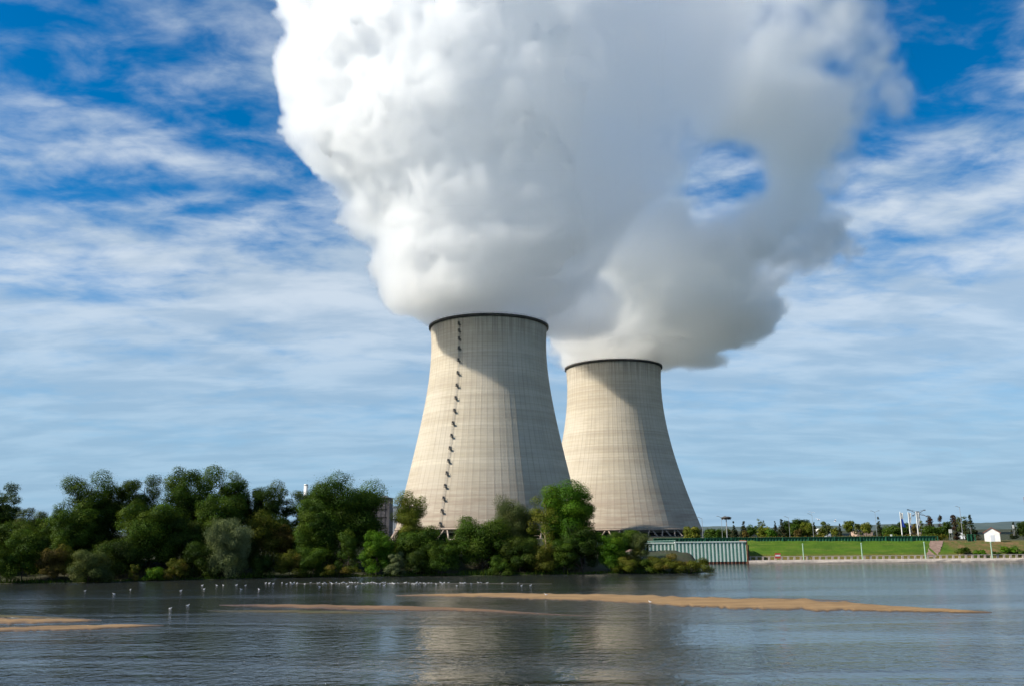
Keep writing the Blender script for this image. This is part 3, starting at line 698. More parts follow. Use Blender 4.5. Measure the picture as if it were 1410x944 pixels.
def lerp3(a, b, t): return (a[0] + (b[0] - a[0]) * t, a[1] + (b[1] - a[1]) * t, a[2] + (b[2] - a[2]) * t)

def envelope(style, h, w, q, n):
    """lobe centres and radii that fill the outline of a crown of height h and width w, standing at the origin"""
    c, r = [], []
    R = w / 2
    for i in range(n):
        d = q.normal(size=3); d /= np.linalg.norm(d); s = q.uniform(0.0, 1.0) ** 0.5
        if style == 'round':                       # broad crown down to the ground
            z = 0.52 + 0.43 * d[2] * s; hr = R * 0.80 * math.sqrt(max(0.05, 1 - ((z - 0.50) / 0.56) ** 2)); lr = w * q.uniform(0.075, 0.16)
        elif style == 'tall':                      # upright crown, wider above the middle
            z = 0.52 + 0.44 * d[2] * s; hr = R * 0.78 * math.sqrt(max(0.06, 1 - (abs(z - 0.60) / 0.62) ** 2.2)); lr = w * q.uniform(0.10, 0.20)
        elif style == 'thin':                      # sparse
            z = 0.60 + 0.37 * d[2] * s; hr = R * 0.85 * math.sqrt(max(0.05, 1 - ((z - 0.62) / 0.45) ** 2)); lr = w * q.uniform(0.08, 0.16)
        elif style == 'bush':
            z = 0.46 * (1 + d[2] * s); hr = R * 0.82 * math.sqrt(max(0.05, 1 - (z / 1.06) ** 2)); lr = min(w, h * 1.3) * q.uniform(0.10, 0.18)
        elif style == 'stem':                      # crown clear of the ground on a trunk
            z = 0.66 + 0.30 * d[2] * s; hr = R * 0.78 * math.sqrt(max(0.05, 1 - ((z - 0.66) / 0.38) ** 2)); lr = w * q.uniform(0.12, 0.22)
        elif style == 'cone':
            z = 0.08 + 0.90 * q.uniform(0, 1) ** 1.25; hr = R * (1.03 - z) * 0.85; lr = max(0.05 * w, w * 0.20 * (1.1 - z)); s = q.uniform(0.3, 1) ** 0.5
        elif style == 'column':
            z = 0.05 + 0.92 * q.uniform(0, 1); hr = R * 0.62 * math.sqrt(max(0.04, 1 - (abs(z - 0.48) / 0.56) ** 2.4)); lr = w * q.uniform(0.18, 0.28) * (1 if z < 0.8 else 0.7)
        a = math.atan2(d[1], d[0]); rr = hr * (s if style not in ('cone', 'column') else q.uniform(0.2, 1))
        c.append((math.cos(a) * rr, math.sin(a) * rr, z * h)); r.append(lr)
    c, r = np.array(c), np.array(r)
    for _ in range(3):                                  # no clump floats free of the others
        for i in range(n):
            dd = np.linalg.norm(c - c[i], axis=1); dd[i] = 1e9; j = int(np.argmin(dd - 0.75 * r)); gap = dd[j] - 0.70 * (r[i] + r[j])
            if gap > 0: c[i] += (c[j] - c[i]) / dd[j] * gap
    c[:, 2] = np.minimum(c[:, 2], h - 0.78 * r); return c, r

def crown_mesh(style, h, w, seed, leaf, density, gaps=0.0, droop=0.0):
    q = np.random.default_rng(seed)
    n = {'round': 100, 'tall': 84, 'thin': 40, 'bush': 34, 'stem': 34, 'cone': 60, 'column': 34}[style]
    c, r = envelope(style, h, w, q, n)
    V, T = [], []
    lobe_t = np.clip(q.normal(0.45, 0.26, n), 0, 1); lobe_g = q.uniform(0, 1, n)
    for i in range(n):
        k = int(density * 4 * math.pi * r[i] ** 2 / (leaf * leaf * 0.6)); k = max(14, min(k, 2200))
        d = q.normal(size=(k, 3)); d /= np.linalg.norm(d, axis=1)[:, None]
        # sub-clumps make the surface of a lobe uneven
        sc_ = q.normal(size=(9, 3)); sc_ /= np.linalg.norm(sc_, axis=1)[:, None]
        prox = (d @ sc_.T).max(1)
        keep = q.uniform(0, 1, k) > gaps * (prox < 0.72)
        rr = r[i] * (0.52 + 0.42 * q.uniform(0, 1, k) ** 0.6 + 0.46 * np.clip((prox - 0.62) / 0.38, 0, 1) * q.uniform(0.3, 1, k) + np.where(q.uniform(0, 1, k) < 0.14, q.uniform(0, 0.48, k), 0))
        p = c[i] + d * rr[:, None] * np.array([1.08, 1.08, 0.82]); p[:, 2] -= droop * r[i] * q.uniform(0, 1, k) ** 2
        keep &= p[:, 2] > 0.02
        p, d = p[keep], d[keep]; k = len(p)
        if not k: continue
        nrm = d + np.array([0, 0, 0.25]) + q.normal(0, 0.30, (k, 3)); nrm /= np.linalg.norm(nrm, axis=1)[:, None]
        if droop: nrm[:, 2] *= 0.4; nrm /= np.linalg.norm(nrm, axis=1)[:, None]
        u = np.cross(nrm, q.normal(size=(k, 3))); u /= np.linalg.norm(u, axis=1)[:, None]; v = np.cross(nrm, u)
        if droop:
            u = np.tile(np.array([0, 0, -1.0]), (k, 1)) + q.normal(0, 0.35, (k, 3)); u -= nrm * (u * nrm).sum(1)[:, None]; u /= np.linalg.norm(u, axis=1)[:, None]; v = np.cross(nrm, u)
        L_ = leaf * q.uniform(0.6, 1.35, k)[:, None]; W_ = L_ * (0.62 if not droop else 0.38)
        quad = np.stack([p - u * L_ * 0.5, p + v * W_ * 0.5 + nrm * L_ * 0.08, p + u * L_ * 0.5, p - v * W_ * 0.5 + nrm * L_ * 0.08], 1)
        V.append(quad.reshape(-1, 3))
        tt = np.clip(lobe_t[i] + q.normal(0, 0.11, k), 0, 1); gg = np.clip(lobe_g[i] * 0.9 + q.uniform(0, 0.12, k), 0, 1)
        T.append(np.repeat(np.stack([tt, gg, tt * 0, tt * 0 + 1], 1), 4, 0))
    V, T = np.concatenate(V), np.concatenate(T)
    # fit the outline to the asked size
    ext = np.percentile(np.abs(V[:, 0]), 99.2); V[:, :2] *= (w / 2) / max(ext, 0.01); top = np.percentile(V[:, 2], 99.85); V[:, 2] *= h / top
    me = np_mesh('crown', V, np.arange(len(V)).reshape(-1, 4))
    ca = me.color_attributes.new('tint', 'FLOAT_COLOR', 'POINT'); ca.data.foreach_set('color', T.astype(np.float32).ravel())
    return me, c, r

TREE_COUNT = [0]
def tree(kind, label, cat, X, Y, Z, h, w, style, leaves, bark='bark', leaf=0.42, density=1.0, gaps=0.15, droop=0.0, group=None, lean=0.0, branches=True):
    TREE_COUNT[0] += 1; seed = 100 + TREE_COUNT[0] * 13
    root = empty(kind, (X, Y, Z), 0.0); tag(root, label, cat, group)
    me, c, r = crown_mesh(style, h, w, seed, leaf, density, gaps, droop)
    link_mesh('crown', me, L[leaves], root)
    q = random.Random(seed); m = MB()
    tr = max(0.05, (0.018 if style != 'bush' else 0.008) * h + 0.006 * w)
    pts = []; top = h * (0.86 if style in ('cone', 'column', 'thin', 'tall') else 0.66)
    N = 7
    for i in range(N + 1):
        f = i / N; pts.append((lean * f * h + q.uniform(-1, 1) * 0.012 * h * (0 < i < N + 1), q.uniform(-1, 1) * 0.012 * h * (i > 0), -0.5 if i == 0 else f * top))
    for i in range(N): m.tube(pts[i], pts[i + 1], tr * (1.25 if i == 0 else 1.0) * (1 - 0.85 * i / N), tr * (1 - 0.85 * (i + 1) / N), 7)
    if branches:
        idx = list(range(len(c))); q.shuffle(idx)
        for i in idx[:(22 if style != 'bush' else 8)]:
            z0 = max(0.08 * h, min(top * 0.95, c[i][2] - 0.6 * math.hypot(c[i][0], c[i][1]))); f = z0 / top
            a = lerp3(pts[min(N - 1, int(f * N))], pts[min(N, int(f * N) + 1)], f * N - int(f * N)) if f < 1 else pts[N]
            b = tuple(c[i]); mid_ = lerp3(a, b, 0.55); mid_ = (mid_[0], mid_[1], mid_[2] + 0.04 * h * q.uniform(-.3, 1))
            rb = tr * 0.42 * (1 - 0.6 * f)
            m.tube(a, mid_, rb, rb * 0.65, 5); m.tube(mid_, b, rb * 0.65, rb * 0.2, 5)
    m.build('trunk', M[bark], root)
    return root

def bank(kind, label, cat, px, top, width, back, style, leaves, **kw):
    """a plant on the river bank: photo column, photo row of its top, photo width, metres behind the water's edge"""
    Y = 160.0; back = back if back > 9 else max(0.2, back - 2.2)
    for _ in range(12): X = at(px, 760, Y)[0]; Y = float(shore_y(X)) + back
    X = at(px, 760, Y)[0]; Z = float(ground_z(X, Y)) - 0.05
    h = at(px, top, Y)[2] - Z; w = width * Y / F * 1.0
    kw.setdefault('leaf', float(np.clip(0.013 * min(h, w) + 0.09, 0.14, 0.25)))
    return tree(kind, label, cat, X, Y, Z, h, w, style, leaves, **kw)

TR, BU = 'tree', 'bush'
# back row, left to right
bank('bank_tree', 'nearly black tree cut by the left edge of the picture', TR, -3, 666, 44, 26, 'tall', 'dark')
bank('bank_tree', 'low greyish round tree just right of the black tree at the left edge', TR, 38, 699, 46, 24, 'round', 'grey')
bank('bank_tree', 'low dim green tree filling the dip left of the first tall tree', TR, 66, 703, 40, 20, 'round', 'mid')
bank('bank_tree', 'tall tree with feathery blue green top, first high peak from the left', TR, 118, 650, 66, 18, 'tall', 'mid', gaps=0.3)
bank('bank_tree', 'narrow dark shoulder tree between the first and second high peaks', TR, 152, 664, 42, 22, 'tall', 'dark')
bank('bank_tree', 'tall dark tree with pointed top, second high peak from the left', TR, 192, 653, 52, 20, 'tall', 'dark', gaps=0.25)
bank('bank_tree', 'largest broad dark tree, the highest crown on the left bank', TR, 262, 641, 84, 24, 'round', 'mid', gaps=0.25)
bank('bank_tree', 'upright tree with square shoulders right of the highest left crown', TR, 318, 649, 44, 25, 'tall', 'mid', gaps=0.25)
bank('bank_tree', 'medium dark tree filling the dip right of the square shouldered tree', TR, 344, 676, 40, 27, 'round', 'dark')
bank('bank_tree', 'twin topped dark tree above the brown thicket', TR, 362, 662, 46, 24, 'tall', 'dark', gaps=0.25)
bank('bank_tree', 'thin dark tree with loose top just left of the white chimney', TR, 392, 672, 28, 27, 'thin', 'dark', density=1.3)
bank('bank_tree', 'dark tree standing right in front of the white chimney foot', TR, 420, 675, 46, 26, 'round', 'dark', gaps=0.3)
# middle row
bank('bank_tree', 'round dark tree whose crown fills the slope under the second peak', TR, 205, 690, 86, 11, 'round', 'mid', gaps=0.2)
bank('bank_tree', 'round topped green tree low in front of the highest left crown', TR, 300, 681, 58, 13, 'round', 'mid', gaps=0.2)
bank('bank_tree', 'dense mid green tree left below the first tall peak', TR, 95, 692, 60, 11, 'round', 'mid')
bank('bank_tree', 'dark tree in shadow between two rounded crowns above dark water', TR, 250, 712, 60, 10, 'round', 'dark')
bank('bank_tree', 'dull dark tree behind the bush at the left edge', TR, 8, 716, 60, 12, 'round', 'dark')
bank('thicket_bush', 'brownish half bare thicket between silver willow and great bright tree', BU, 362, 702, 52, 12, 'bush', 'olive', gaps=0.4, density=0.8)
bank('thicket_bush', 'reddish brown bush under the dip left of the great bright tree', BU, 398, 722, 40, 13, 'bush', 'brown', gaps=0.4, density=0.8)
bank('bank_tree', 'great broad sunlit tree, widest crown left of the towers', TR, 470, 655, 110, 14, 'round', 'mid', gaps=0.18, lean=0.01)
bank('bank_tree', 'low left shoulder tree grown against the great sunlit tree', TR, 436, 688, 56, 9, 'round', 'mid', gaps=0.18)
bank('bank_tree', 'dark leaning tree on the right flank of the great sunlit tree', TR, 502, 684, 34, 12, 'thin', 'dark', gaps=0.3, density=1.3)
bank('poplar_tree', 'yellowish poplar rising alone left of the nearer tower foot', TR, 563, 676, 46, 12, 'tall', 'yellow', gaps=0.3)
bank('bank_tree', 'dark green tree at the foot of the yellowish poplar', TR, 577, 724, 58, 8, 'round', 'mid')
bank('thicket_bush', 'dim olive bush in front of the tower legs', BU, 632, 738, 36, 16, 'bush', 'mid')
bank('bank_tree', 'large dark round tree before the middle of the nearer tower', TR, 664, 711, 74, 9, 'round', 'mid', gaps=0.1)
bank('willow_tree', 'grey olive willow with ragged open top before the nearer tower', TR, 707, 682, 50, 10, 'tall', 'grey', gaps=0.35, droop=0.5)
bank('bank_tree', 'small grey tree hanging right of the ragged willow', TR, 731, 700, 32, 13, 'tall', 'grey', gaps=0.4, droop=0.4)
bank('bank_tree', 'dark green tree under the ragged grey willow', TR, 716, 738, 56, 6, 'round', 'dark')
bank('birch_tree', 'half bare yellowish birch with pale trunk left of the tall bright tree', TR, 750, 680, 46, 8, 'thin', 'yellow', bark='pale_bark', density=0.6, gaps=0.5, lean=0.02)
bank('poplar_tree', 'tall bright green tree between the two cooling towers', TR, 783, 662, 66, 9, 'tall', 'bright', bark='pale_bark', gaps=0.25)
bank('bank_tree', 'darker loose branched tree on the right side of the tall bright tree', TR, 803, 676, 34, 11, 'thin', 'dark', gaps=0.4, density=1.2)
bank('bank_tree', 'dark green tree below the tall bright tree at the water', TR, 800, 716, 50, 6, 'round', 'dark')
# front row along the water
bank('bank_bush', 'lush green bush at the left end of the bank', BU, 34, 727, 54, 4, 'bush', 'mid')
bank('bank_bush', 'green bush hanging over the water at the left picture edge', BU, 4, 748, 40, 2.5, 'bush', 'mid')
bank('bank_bush', 'brown and yellow bush between two green bushes on the left bank', BU, 74, 754, 38, 4, 'bush', 'brown', density=1.1)
bank('bank_bush', 'yellow green upright bush right behind the brown bush', BU, 92, 748, 26, 6, 'bush', 'olive')
bank('bank_bush', 'grey green bush bulging over the water on the left bank', BU, 125, 756, 58, 2.5, 'bush', 'grey')
bank('bank_bush', 'low bright fern like bush in the dark gap of the left bank', BU, 214, 780, 26, 1.5, 'bush', 'bright')
bank('bank_bush', 'dim olive bush left of the silver willow', BU, 243, 768, 32, 2.5, 'bush', 'olive')
bank('bank_bush', 'small fresh green bush in the dark before the round tree', BU, 268, 735, 20, 8, 'bush', 'mid')
bank('bank_bush', 'narrow green bush standing at the water right below the second peak', BU, 187, 776, 14, 1.5, 'bush', 'olive')
bank('willow_tree', 'silvery willow bush with drooping sprays at the water', TR, 313, 713, 60, 4, 'round', 'silver', droop=0.6, gaps=0.2)
bank('bank_bush', 'small dark green bush right of the silver willow', BU, 360, 762, 34, 4, 'bush', 'dark')
bank('bank_bush', 'olive bush trailing down to the water left of the great bright tree', BU, 400, 756, 44, 3, 'bush', 'olive')
bank('bank_bush', 'green bush at the foot of the great sunlit tree', BU, 432, 752, 44, 3, 'bush', 'mid')
bank('bank_bush', 'low wide grassy bush along the water under the great tree', BU, 468, 776, 54, 2, 'bush', 'olive')
bank('bank_bush', 'slender olive bush climbing up the front of the great tree', BU, 480, 728, 34, 5, 'bush', 'mid')
bank('bank_tree', 'fresh bright green round tree right of the great sunlit tree', TR, 519, 730, 44, 4, 'round', 'bright')
bank('bank_bush', 'rounded grey green bush at the water below the yellowish poplar', BU, 546, 759, 30, 2, 'bush', 'silver')
bank('bank_bush', 'dark bush at the water right of the rounded grey bush', BU, 574, 752, 38, 3, 'bush', 'dark')
bank('bank_tree', 'leafy green round tree left of the large dark round one', TR, 608, 741, 46, 4, 'round', 'mid')
bank('bank_bush', 'olive bush in front of the pale birch trunk', BU, 752, 747, 42, 4, 'bush', 'olive')
bank('bank_bush', 'green bush tucked at the foot of the tall bright tree', BU, 776, 740, 34, 3, 'bush', 'mid')
bank('bank_bush', 'small bright bush on the water right of the large dark round tree', BU, 690, 764, 30, 2, 'bush', 'mid')
bank('bank_tree', 'low bright green tree with open branches in front of the farther tower', TR, 841, 733, 44, 5, 'round', 'bright', gaps=0.4)
bank('bank_tree', 'round green tree before the legs of the farther tower', TR, 862, 729, 44, 46, 'round', 'mid')
bank('bank_tree', 'small grey tree with bare trunk left of the green steel wall', TR, 882, 732, 26, 6, 'stem', 'grey', bark='pale_bark', gaps=0.4)
bank('bank_bush', 'sloping olive bush under the small grey tree', BU, 868, 754, 40, 5, 'bush', 'olive')
bank('bank_bush', 'low yellow green bush at the water left of the two round bushes', BU, 860, 766, 34, 2, 'bush', 'yellow')
bank('bank_bush', 'left one of two round olive bushes before the green steel wall', BU, 911, 761, 48, 3, 'bush', 'olive', density=1.3, gaps=0.0)
bank('bank_bush', 'right one of two round olive bushes at the tip of the bank', BU, 950, 767, 54, 2, 'bush', 'olive', density=1.3, gaps=0.0)
bank('bank_bush', 'dim green bush behind the left round olive bush', BU, 893, 768, 36, 4, 'bush', 'mid')
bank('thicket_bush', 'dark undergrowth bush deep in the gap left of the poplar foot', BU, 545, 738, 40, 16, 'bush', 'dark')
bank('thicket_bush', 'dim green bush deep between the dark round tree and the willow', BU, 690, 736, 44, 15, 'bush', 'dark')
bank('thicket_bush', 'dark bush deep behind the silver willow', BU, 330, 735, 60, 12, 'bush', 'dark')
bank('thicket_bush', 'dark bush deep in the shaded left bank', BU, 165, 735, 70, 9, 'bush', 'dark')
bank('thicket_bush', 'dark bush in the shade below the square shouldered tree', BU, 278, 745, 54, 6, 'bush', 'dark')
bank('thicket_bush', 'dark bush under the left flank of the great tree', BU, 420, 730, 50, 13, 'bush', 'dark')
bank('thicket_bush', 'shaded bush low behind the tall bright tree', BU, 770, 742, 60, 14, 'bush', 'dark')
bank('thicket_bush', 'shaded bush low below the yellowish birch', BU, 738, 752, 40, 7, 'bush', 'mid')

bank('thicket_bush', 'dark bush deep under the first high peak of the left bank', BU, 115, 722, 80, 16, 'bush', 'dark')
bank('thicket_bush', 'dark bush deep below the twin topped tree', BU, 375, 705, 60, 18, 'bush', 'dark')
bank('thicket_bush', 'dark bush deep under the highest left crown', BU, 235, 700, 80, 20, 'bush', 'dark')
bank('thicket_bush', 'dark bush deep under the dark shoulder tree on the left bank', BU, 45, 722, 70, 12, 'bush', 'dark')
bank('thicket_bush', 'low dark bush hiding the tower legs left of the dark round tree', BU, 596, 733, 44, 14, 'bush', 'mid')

# reeds and grass fringing the bank: one mass
q = np.random.default_rng(77); VV, TT = [], []
for _ in range(5200):
    px = q.uniform(-40, 968); X = on(px, 795)[0]; Y = float(shore_y(X)); 
    for _k in range(3): X = at(px, 790, Y)[0]; Y = float(shore_y(X))
    s = q.uniform(0.05, 2.2); Y2 = Y + s; z = float(ground_z(X, Y2)) - 0.05; hgt = q.uniform(0.3, 1.0) * (1.3 if math.sin(px * 0.06) > 0.2 else 0.6); a = q.uniform(0, 6.28); b = 0.06; lx2, ly2 = q.normal(0, 0.25, 2)
    ux, uy = math.cos(a) * b, math.sin(a) * b
    VV += [(X - ux, Y2 - uy, z), (X + ux, Y2 + uy, z), (X + lx2 * hgt + ux * .3, Y2 + ly2 * hgt + uy * .3, z + hgt), (X + lx2 * hgt - ux * .3, Y2 + ly2 * hgt - uy * .3, z + hgt)]
    tt = q.uniform(0, 1); TT += [(tt, q.uniform(0, 1), 0, 1)] * 4
gm = np_mesh('bank_grass', VV, np.arange(len(VV)).reshape(-1, 4)); ca = gm.color_attributes.new('tint', 'FLOAT_COLOR', 'POINT'); ca.data.foreach_set('color', np.array(TT, np.float32).ravel())
tag(link_mesh('bank_grass', gm, L['mid']), 'long grass fringing the river bank', kind='stuff')

# trees beyond the levee
def far(kind, label, px, top, width, Y, style, leaves, group='trees beyond the levee', base=None, **kw):
    X = at(px, 735, Y)[0]
    Z = base if base is not None else 3.4
    h = at(px, top, Y)[2] - Z; w = width * Y / F
    return tree(kind, label, TR, X, Y, Z, h, w, style, leaves, leaf=0.50, group=group, branches=False, **kw)
FT = [
 ('far_tree', 'low yellow green tree right against the farther tower foot', 953, 724, 23, 420, 'round', 'yellow'),
 ('far_tree', 'wide low green tree left of the disc topped mast', 984, 727, 27, 400, 'round', 'mid'),
 ('far_tree', 'small dim tree directly below the disc topped mast', 1000, 727, 15, 440, 'round', 'grey'),
 ('spruce_tree', 'dark spire topped conifer, first right of the disc topped mast', 1011, 717, 14, 410, 'cone', 'conif'),
 ('spruce_tree', 'dark conifer, second right of the disc topped mast', 1025, 717, 17, 415, 'cone', 'conif'),
 ('far_tree', 'small orange brown tree before the second dark conifer', 1027, 729, 9, 385, 'stem', 'brown'),
 ('far_tree', 'mid green tree on thin trunk right of the two dark conifers', 1037, 721, 15, 405, 'stem', 'mid'),
 ('poplar_tree', 'pale thin pointed poplar above the long tree row', 1049, 713, 11, 470, 'thin', 'silver'),
 ('far_tree', 'yellow green round tree below the pale poplar', 1052, 724, 18, 395, 'round', 'yellow'),
 ('far_tree', 'bright green bushy tree right below the pale poplar', 1062, 727, 15, 385, 'round', 'bright'),
 ('spruce_tree', 'dark conifer left of the large dark grove', 1068, 717, 15, 420, 'cone', 'conif'),
 ('spruce_tree', 'taller dark conifer at the left end of the large grove', 1077, 714, 15, 425, 'cone', 'conif'),
 ('far_tree', 'large dark crown in the middle of the grove', 1093, 714, 32, 430, 'round', 'dark'),
 ('far_tree', 'dark broad crown at the right of the grove', 1107, 715, 26, 432, 'round', 'dark'),
 ('far_tree', 'yellow green tree before the dark grove, left of two', 1094, 720, 15, 390, 'stem', 'mid'),
 ('far_tree', 'yellow green tree before the dark grove, right of two', 1111, 718, 17, 392, 'stem', 'yellow'),
 ('far_tree', 'small orange tinted tree in front of the grove', 1099, 727, 11, 380, 'stem', 'brown'),
 ('spruce_tree', 'dark tree closing the right end of the grove', 1122, 718, 13, 425, 'cone', 'conif'),
 ('far_tree', 'low yellowish tree left of the bare brown tree', 1131, 726, 12, 400, 'round', 'yellow'),
 ('far_tree', 'grey brown half bare tree standing clear of the grove', 1139, 717, 14, 405, 'stem', 'grey'),
 ('far_tree', 'yellow green tree left of the single small conifer', 1150, 725, 11, 395, 'stem', 'yellow'),
 ('spruce_tree', 'single small dark conifer between two yellow green trees', 1157, 720, 9, 400, 'cone', 'conif'),
 ('far_tree', 'two toned green tree, taller of the pair right of the small conifer', 1170, 716, 15, 402, 'stem', 'yellow'),
 ('far_tree', 'slim dull green tree between two taller yellow green ones', 1182, 720, 11, 410, 'stem', 'grey'),
 ('far_tree', 'yellow green tree on thin stem left of the broad spruce', 1193, 718, 15, 398, 'stem', 'yellow'),
 ('spruce_tree', 'broad regular spruce left of the flagpoles', 1211, 711, 16, 395, 'cone', 'conif'),
 ('far_tree', 'low spreading green tree right of the broad spruce', 1229, 722, 26, 385, 'round', 'mid'),
 ('far_tree', 'dark brown green tree behind the first flagpole', 1245, 717, 18, 410, 'round', 'dark'),
 ('far_tree', 'thin brownish tree between the second and third flagpoles', 1259, 720, 9, 415, 'stem', 'brown'),
 ('far_tree', 'pale yellow green tree right of the third flagpole', 1269, 716, 9, 412, 'thin', 'yellow'),
 ('cypress_tree', 'dark red brown column tree, first of three right of the flags', 1282, 709, 10, 405, 'column', 'purple'),
 ('far_tree', 'green bushy tree at the foot of the first column tree', 1280, 723, 20, 390, 'round', 'mid'),
 ('cypress_tree', 'dark red brown column tree, second of three right of the flags', 1296, 708, 8, 405, 'column', 'purple'),
 ('far_tree', 'low green tree at the foot of the second column tree', 1295, 724, 14, 392, 'round', 'mid'),
 ('far_tree', 'yellow green tree between second and third column trees', 1305, 717, 13, 400, 'round', 'mid'),
 ('cypress_tree', 'dark red brown column tree, third and widest of three', 1316, 708, 11, 405, 'column', 'purple'),
 ('far_tree', 'grey green crown behind the thin lamp mast', 1326, 710, 15, 400, 'round', 'grey'),
 ('spruce_tree', 'bulky dark conifer left of the white hut', 1338, 708, 16, 395, 'cone', 'conif'),
 ('spruce_tree', 'dark pointed tree left of the last one at the right edge', 1397, 718, 11, 430, 'cone', 'conif'),
 ('far_tree', 'dark round tree cut by the right edge of the picture', 1409, 717, 14, 430, 'round', 'dark'),
]
for a in FT:
    k, lab, px, top, wd, Y, st, lv_ = a
    far(k, lab, px, top, wd, Y, st, lv_, density=1.15 if st != 'thin' else 0.8)
# low bushes on the rough part of the levee
for px, py, w_, h_, lf_, lab in [(1326, 757, 18, 9, 'mid', 'dark green bush on the rough levee slope right of the brown track'), (1349, 760, 20, 8, 'bright', 'bright green bush on the rough levee below the white hut'), (1391, 756, 24, 10, 'bright', 'large bright bush on the rough levee near the right edge'), (1372, 761, 16, 6, 'mid', 'small green bush on the rough levee right of the white hut'), (1408, 760, 20, 9, 'mid', 'green bush on the rough levee cut by the right edge')]:
    P = lev_pt(px, py + h_ * 0.5, 0); sx_ = P[1] / F
    tree('levee_bush', lab, BU, P[0], P[1], P[2] - 0.1, h_ * sx_, w_ * sx_, 'bush', lf_, leaf=0.35, group='bushes on the levee', branches=False)
# ------------------------------------------------------------------ steel pile wall
def pile_wall(label, px0, px1, Y0, Y1, top_py, zb=-1.0):
    a, b = at(px0, 760, Y0), at(px1, 760, Y1); zt_ = at(px1, top_py, Y1)[2]
    Lw = math.hypot(b[0] - a[0], b[1] - a[1]); an = math.atan2(b[1] - a[1], b[0] - a[0])
    root = empty('pile_wall', (a[0], a[1], 0), an); tag(root, label, 'pile wall', 'steel pile walls at the landing')
    pitch = 1.0; n_ = int(round(Lw / pitch)); pitch = Lw / n_
    pan, edge, rust = MB(), MB(), MB()
    for i in range(n_):
        x = i * pitch
        pr = [(x, 0.0), (x + pitch * .10, -0.0), (x + pitch * .30, 0.42), (x + pitch * .80, 0.42), (x + pitch, 0.0)]
        v = [(p[0], p[1], z) for z in (0.55, zt_) for p in pr]
        pan.add(v, [(k, k + 1, k + 6, k + 5) for k in range(4)])
        v = [(p[0], p[1] - 0.004, z) for z in (zb, 0.55) for p in pr]
        rust.add(v, [(k, k + 1, k + 6, k + 5) for k in range(4)])
        edge.box((x + pitch * .05, -0.06, (zt_ + 0.6) / 2), (pitch * .40, 0.10, zt_ - 0.6))
    pan.build('sheet_panel', M['teal'], root); edge.build('pale_flange', M['pile_white'], root); rust.build('rusty_foot', M['rust'], root)
    m = MB(); m.box((Lw / 2, 0.2, zt_ + 0.12), (Lw + 0.3, 0.9, 0.26)); m.build('cap_rail', M['pile_white'], root)
    return b, zt_
pile_wall('shorter set back stretch of green steel pile wall behind the olive bushes', 868, 931, WALL_Y + 1.2, WALL_Y + 0.9, 747.5)
B_, zt_ = pile_wall('long ribbed green and white steel pile wall at the water', 930, 1027.5, WALL_Y - 0.2, WALL_Y - 0.2, 745.6)
m = MB(); m.box((0, 0, 2.6), (0.35, 7.0, 7.0)); rt_ = m.build('wall_return', M['rust']); rt_.location = (B_[0] + 0.25, WALL_Y + 3.2, 0); rt_.parent = None
tag(rt_, 'rusty dark end plate closing the green pile wall on its right', 'end plate')
# backfill behind the wall: level yard
yd = MB(); X0y, X1y = at(862, 760, WALL_Y)[0], B_[0]
yd.box(((X0y + X1y) / 2, WALL_Y + 14, zt_ / 2 - 1.2), (X1y - X0y, 25.0, zt_ + 2.2)); tag(yd.build('landing_terrain', M['ground']), kind='structure')
# concrete ramp left of the wall
m = MB(); a, b, c_, d_ = at(858, 760, 228), at(882, 747, 247), at(892, 747, 247), at(868, 762, 228)
m.add([tuple(a), tuple(d_), tuple(c_), tuple(b)] + [(p[0], p[1], p[2] - 1.5) for p in (a, d_, c_, b)], [(0, 1, 2, 3), (0, 4, 5, 1), (1, 5, 6, 2), (2, 6, 7, 3), (3, 7, 4, 0)])
tag(m.build('ramp_path', M['track']), kind='structure')

# guard rail on the yard in front of the farther tower
ra, rb2 = at(822, 747, 252), at(930, 743.5, 257)
root = empty('guard_rail', tuple(ra)); tag(root, 'pale teal guard rail above the bank in front of the farther tower', 'guard rail')
dv = Vector(rb2) - Vector(ra); m = MB()
for z in (0.0, -0.35): m.tube((0, 0, z), tuple(dv + Vector((0, 0, z))), 0.11, n=6)
m.build('rail', M['teal'], root)
for i in range(13):
    m = MB(); p = dv * (i / 12); m.tube((p.x, p.y, p.z - 1.6), (p.x, p.y, p.z + 0.05), 0.06, n=6); m.build('post', M['grey_metal'], root)

# dark green ribbed fence along the levee crest
def ribbed_fence(label, px0, px1, Y, pyt, pyb):
    a, b = at(px0, pyb, Y), at(px1, pyb, Y); zt2_ = at((px0 + px1) / 2, pyt, Y)[2]; zb_ = min(a[2], b[2]) - 0.6
    root = empty('levee_fence', (a[0], Y, zb_)); tag(root, label, 'fence', 'dark green fences on the levee')
    Lw = b[0] - a[0]; H = zt2_ - zb_; n_ = int(Lw / 0.9); m = MB()
    for i in range(n_):
        x = i * 0.9; pr = [(x, 0), (x + .25, 0), (x + .4, .25), (x + .75, .25), (x + .9, 0)]
        m.add([(p[0], p[1], z) for z in (0, H) for p in pr], [(k, k + 1, k + 6, k + 5) for k in range(4)])
    m.build('panel', M['green_fence'], root)
    m = MB(); m.box((Lw / 2, 0.1, H + 0.06), (Lw, 0.5, 0.12)); m.build('top_rail', M['green_fence'], root)
    k = max(2, int(Lw / 7))
    for i in range(k + 1): m = MB(); m.box((Lw * i / k, -0.14, H / 2), (0.22, 0.22, H)); m.build('post', M['green_fence'], root)
ribbed_fence('long dark green ribbed fence along the crest of the mown levee', 900, 1291, WALL_Y + 15.0, 739.3, 743.2)
ribbed_fence('short dark green panel fence just left of the white hut', 1332.5, 1343, WALL_Y + 18.0, 735.2, 744.0)

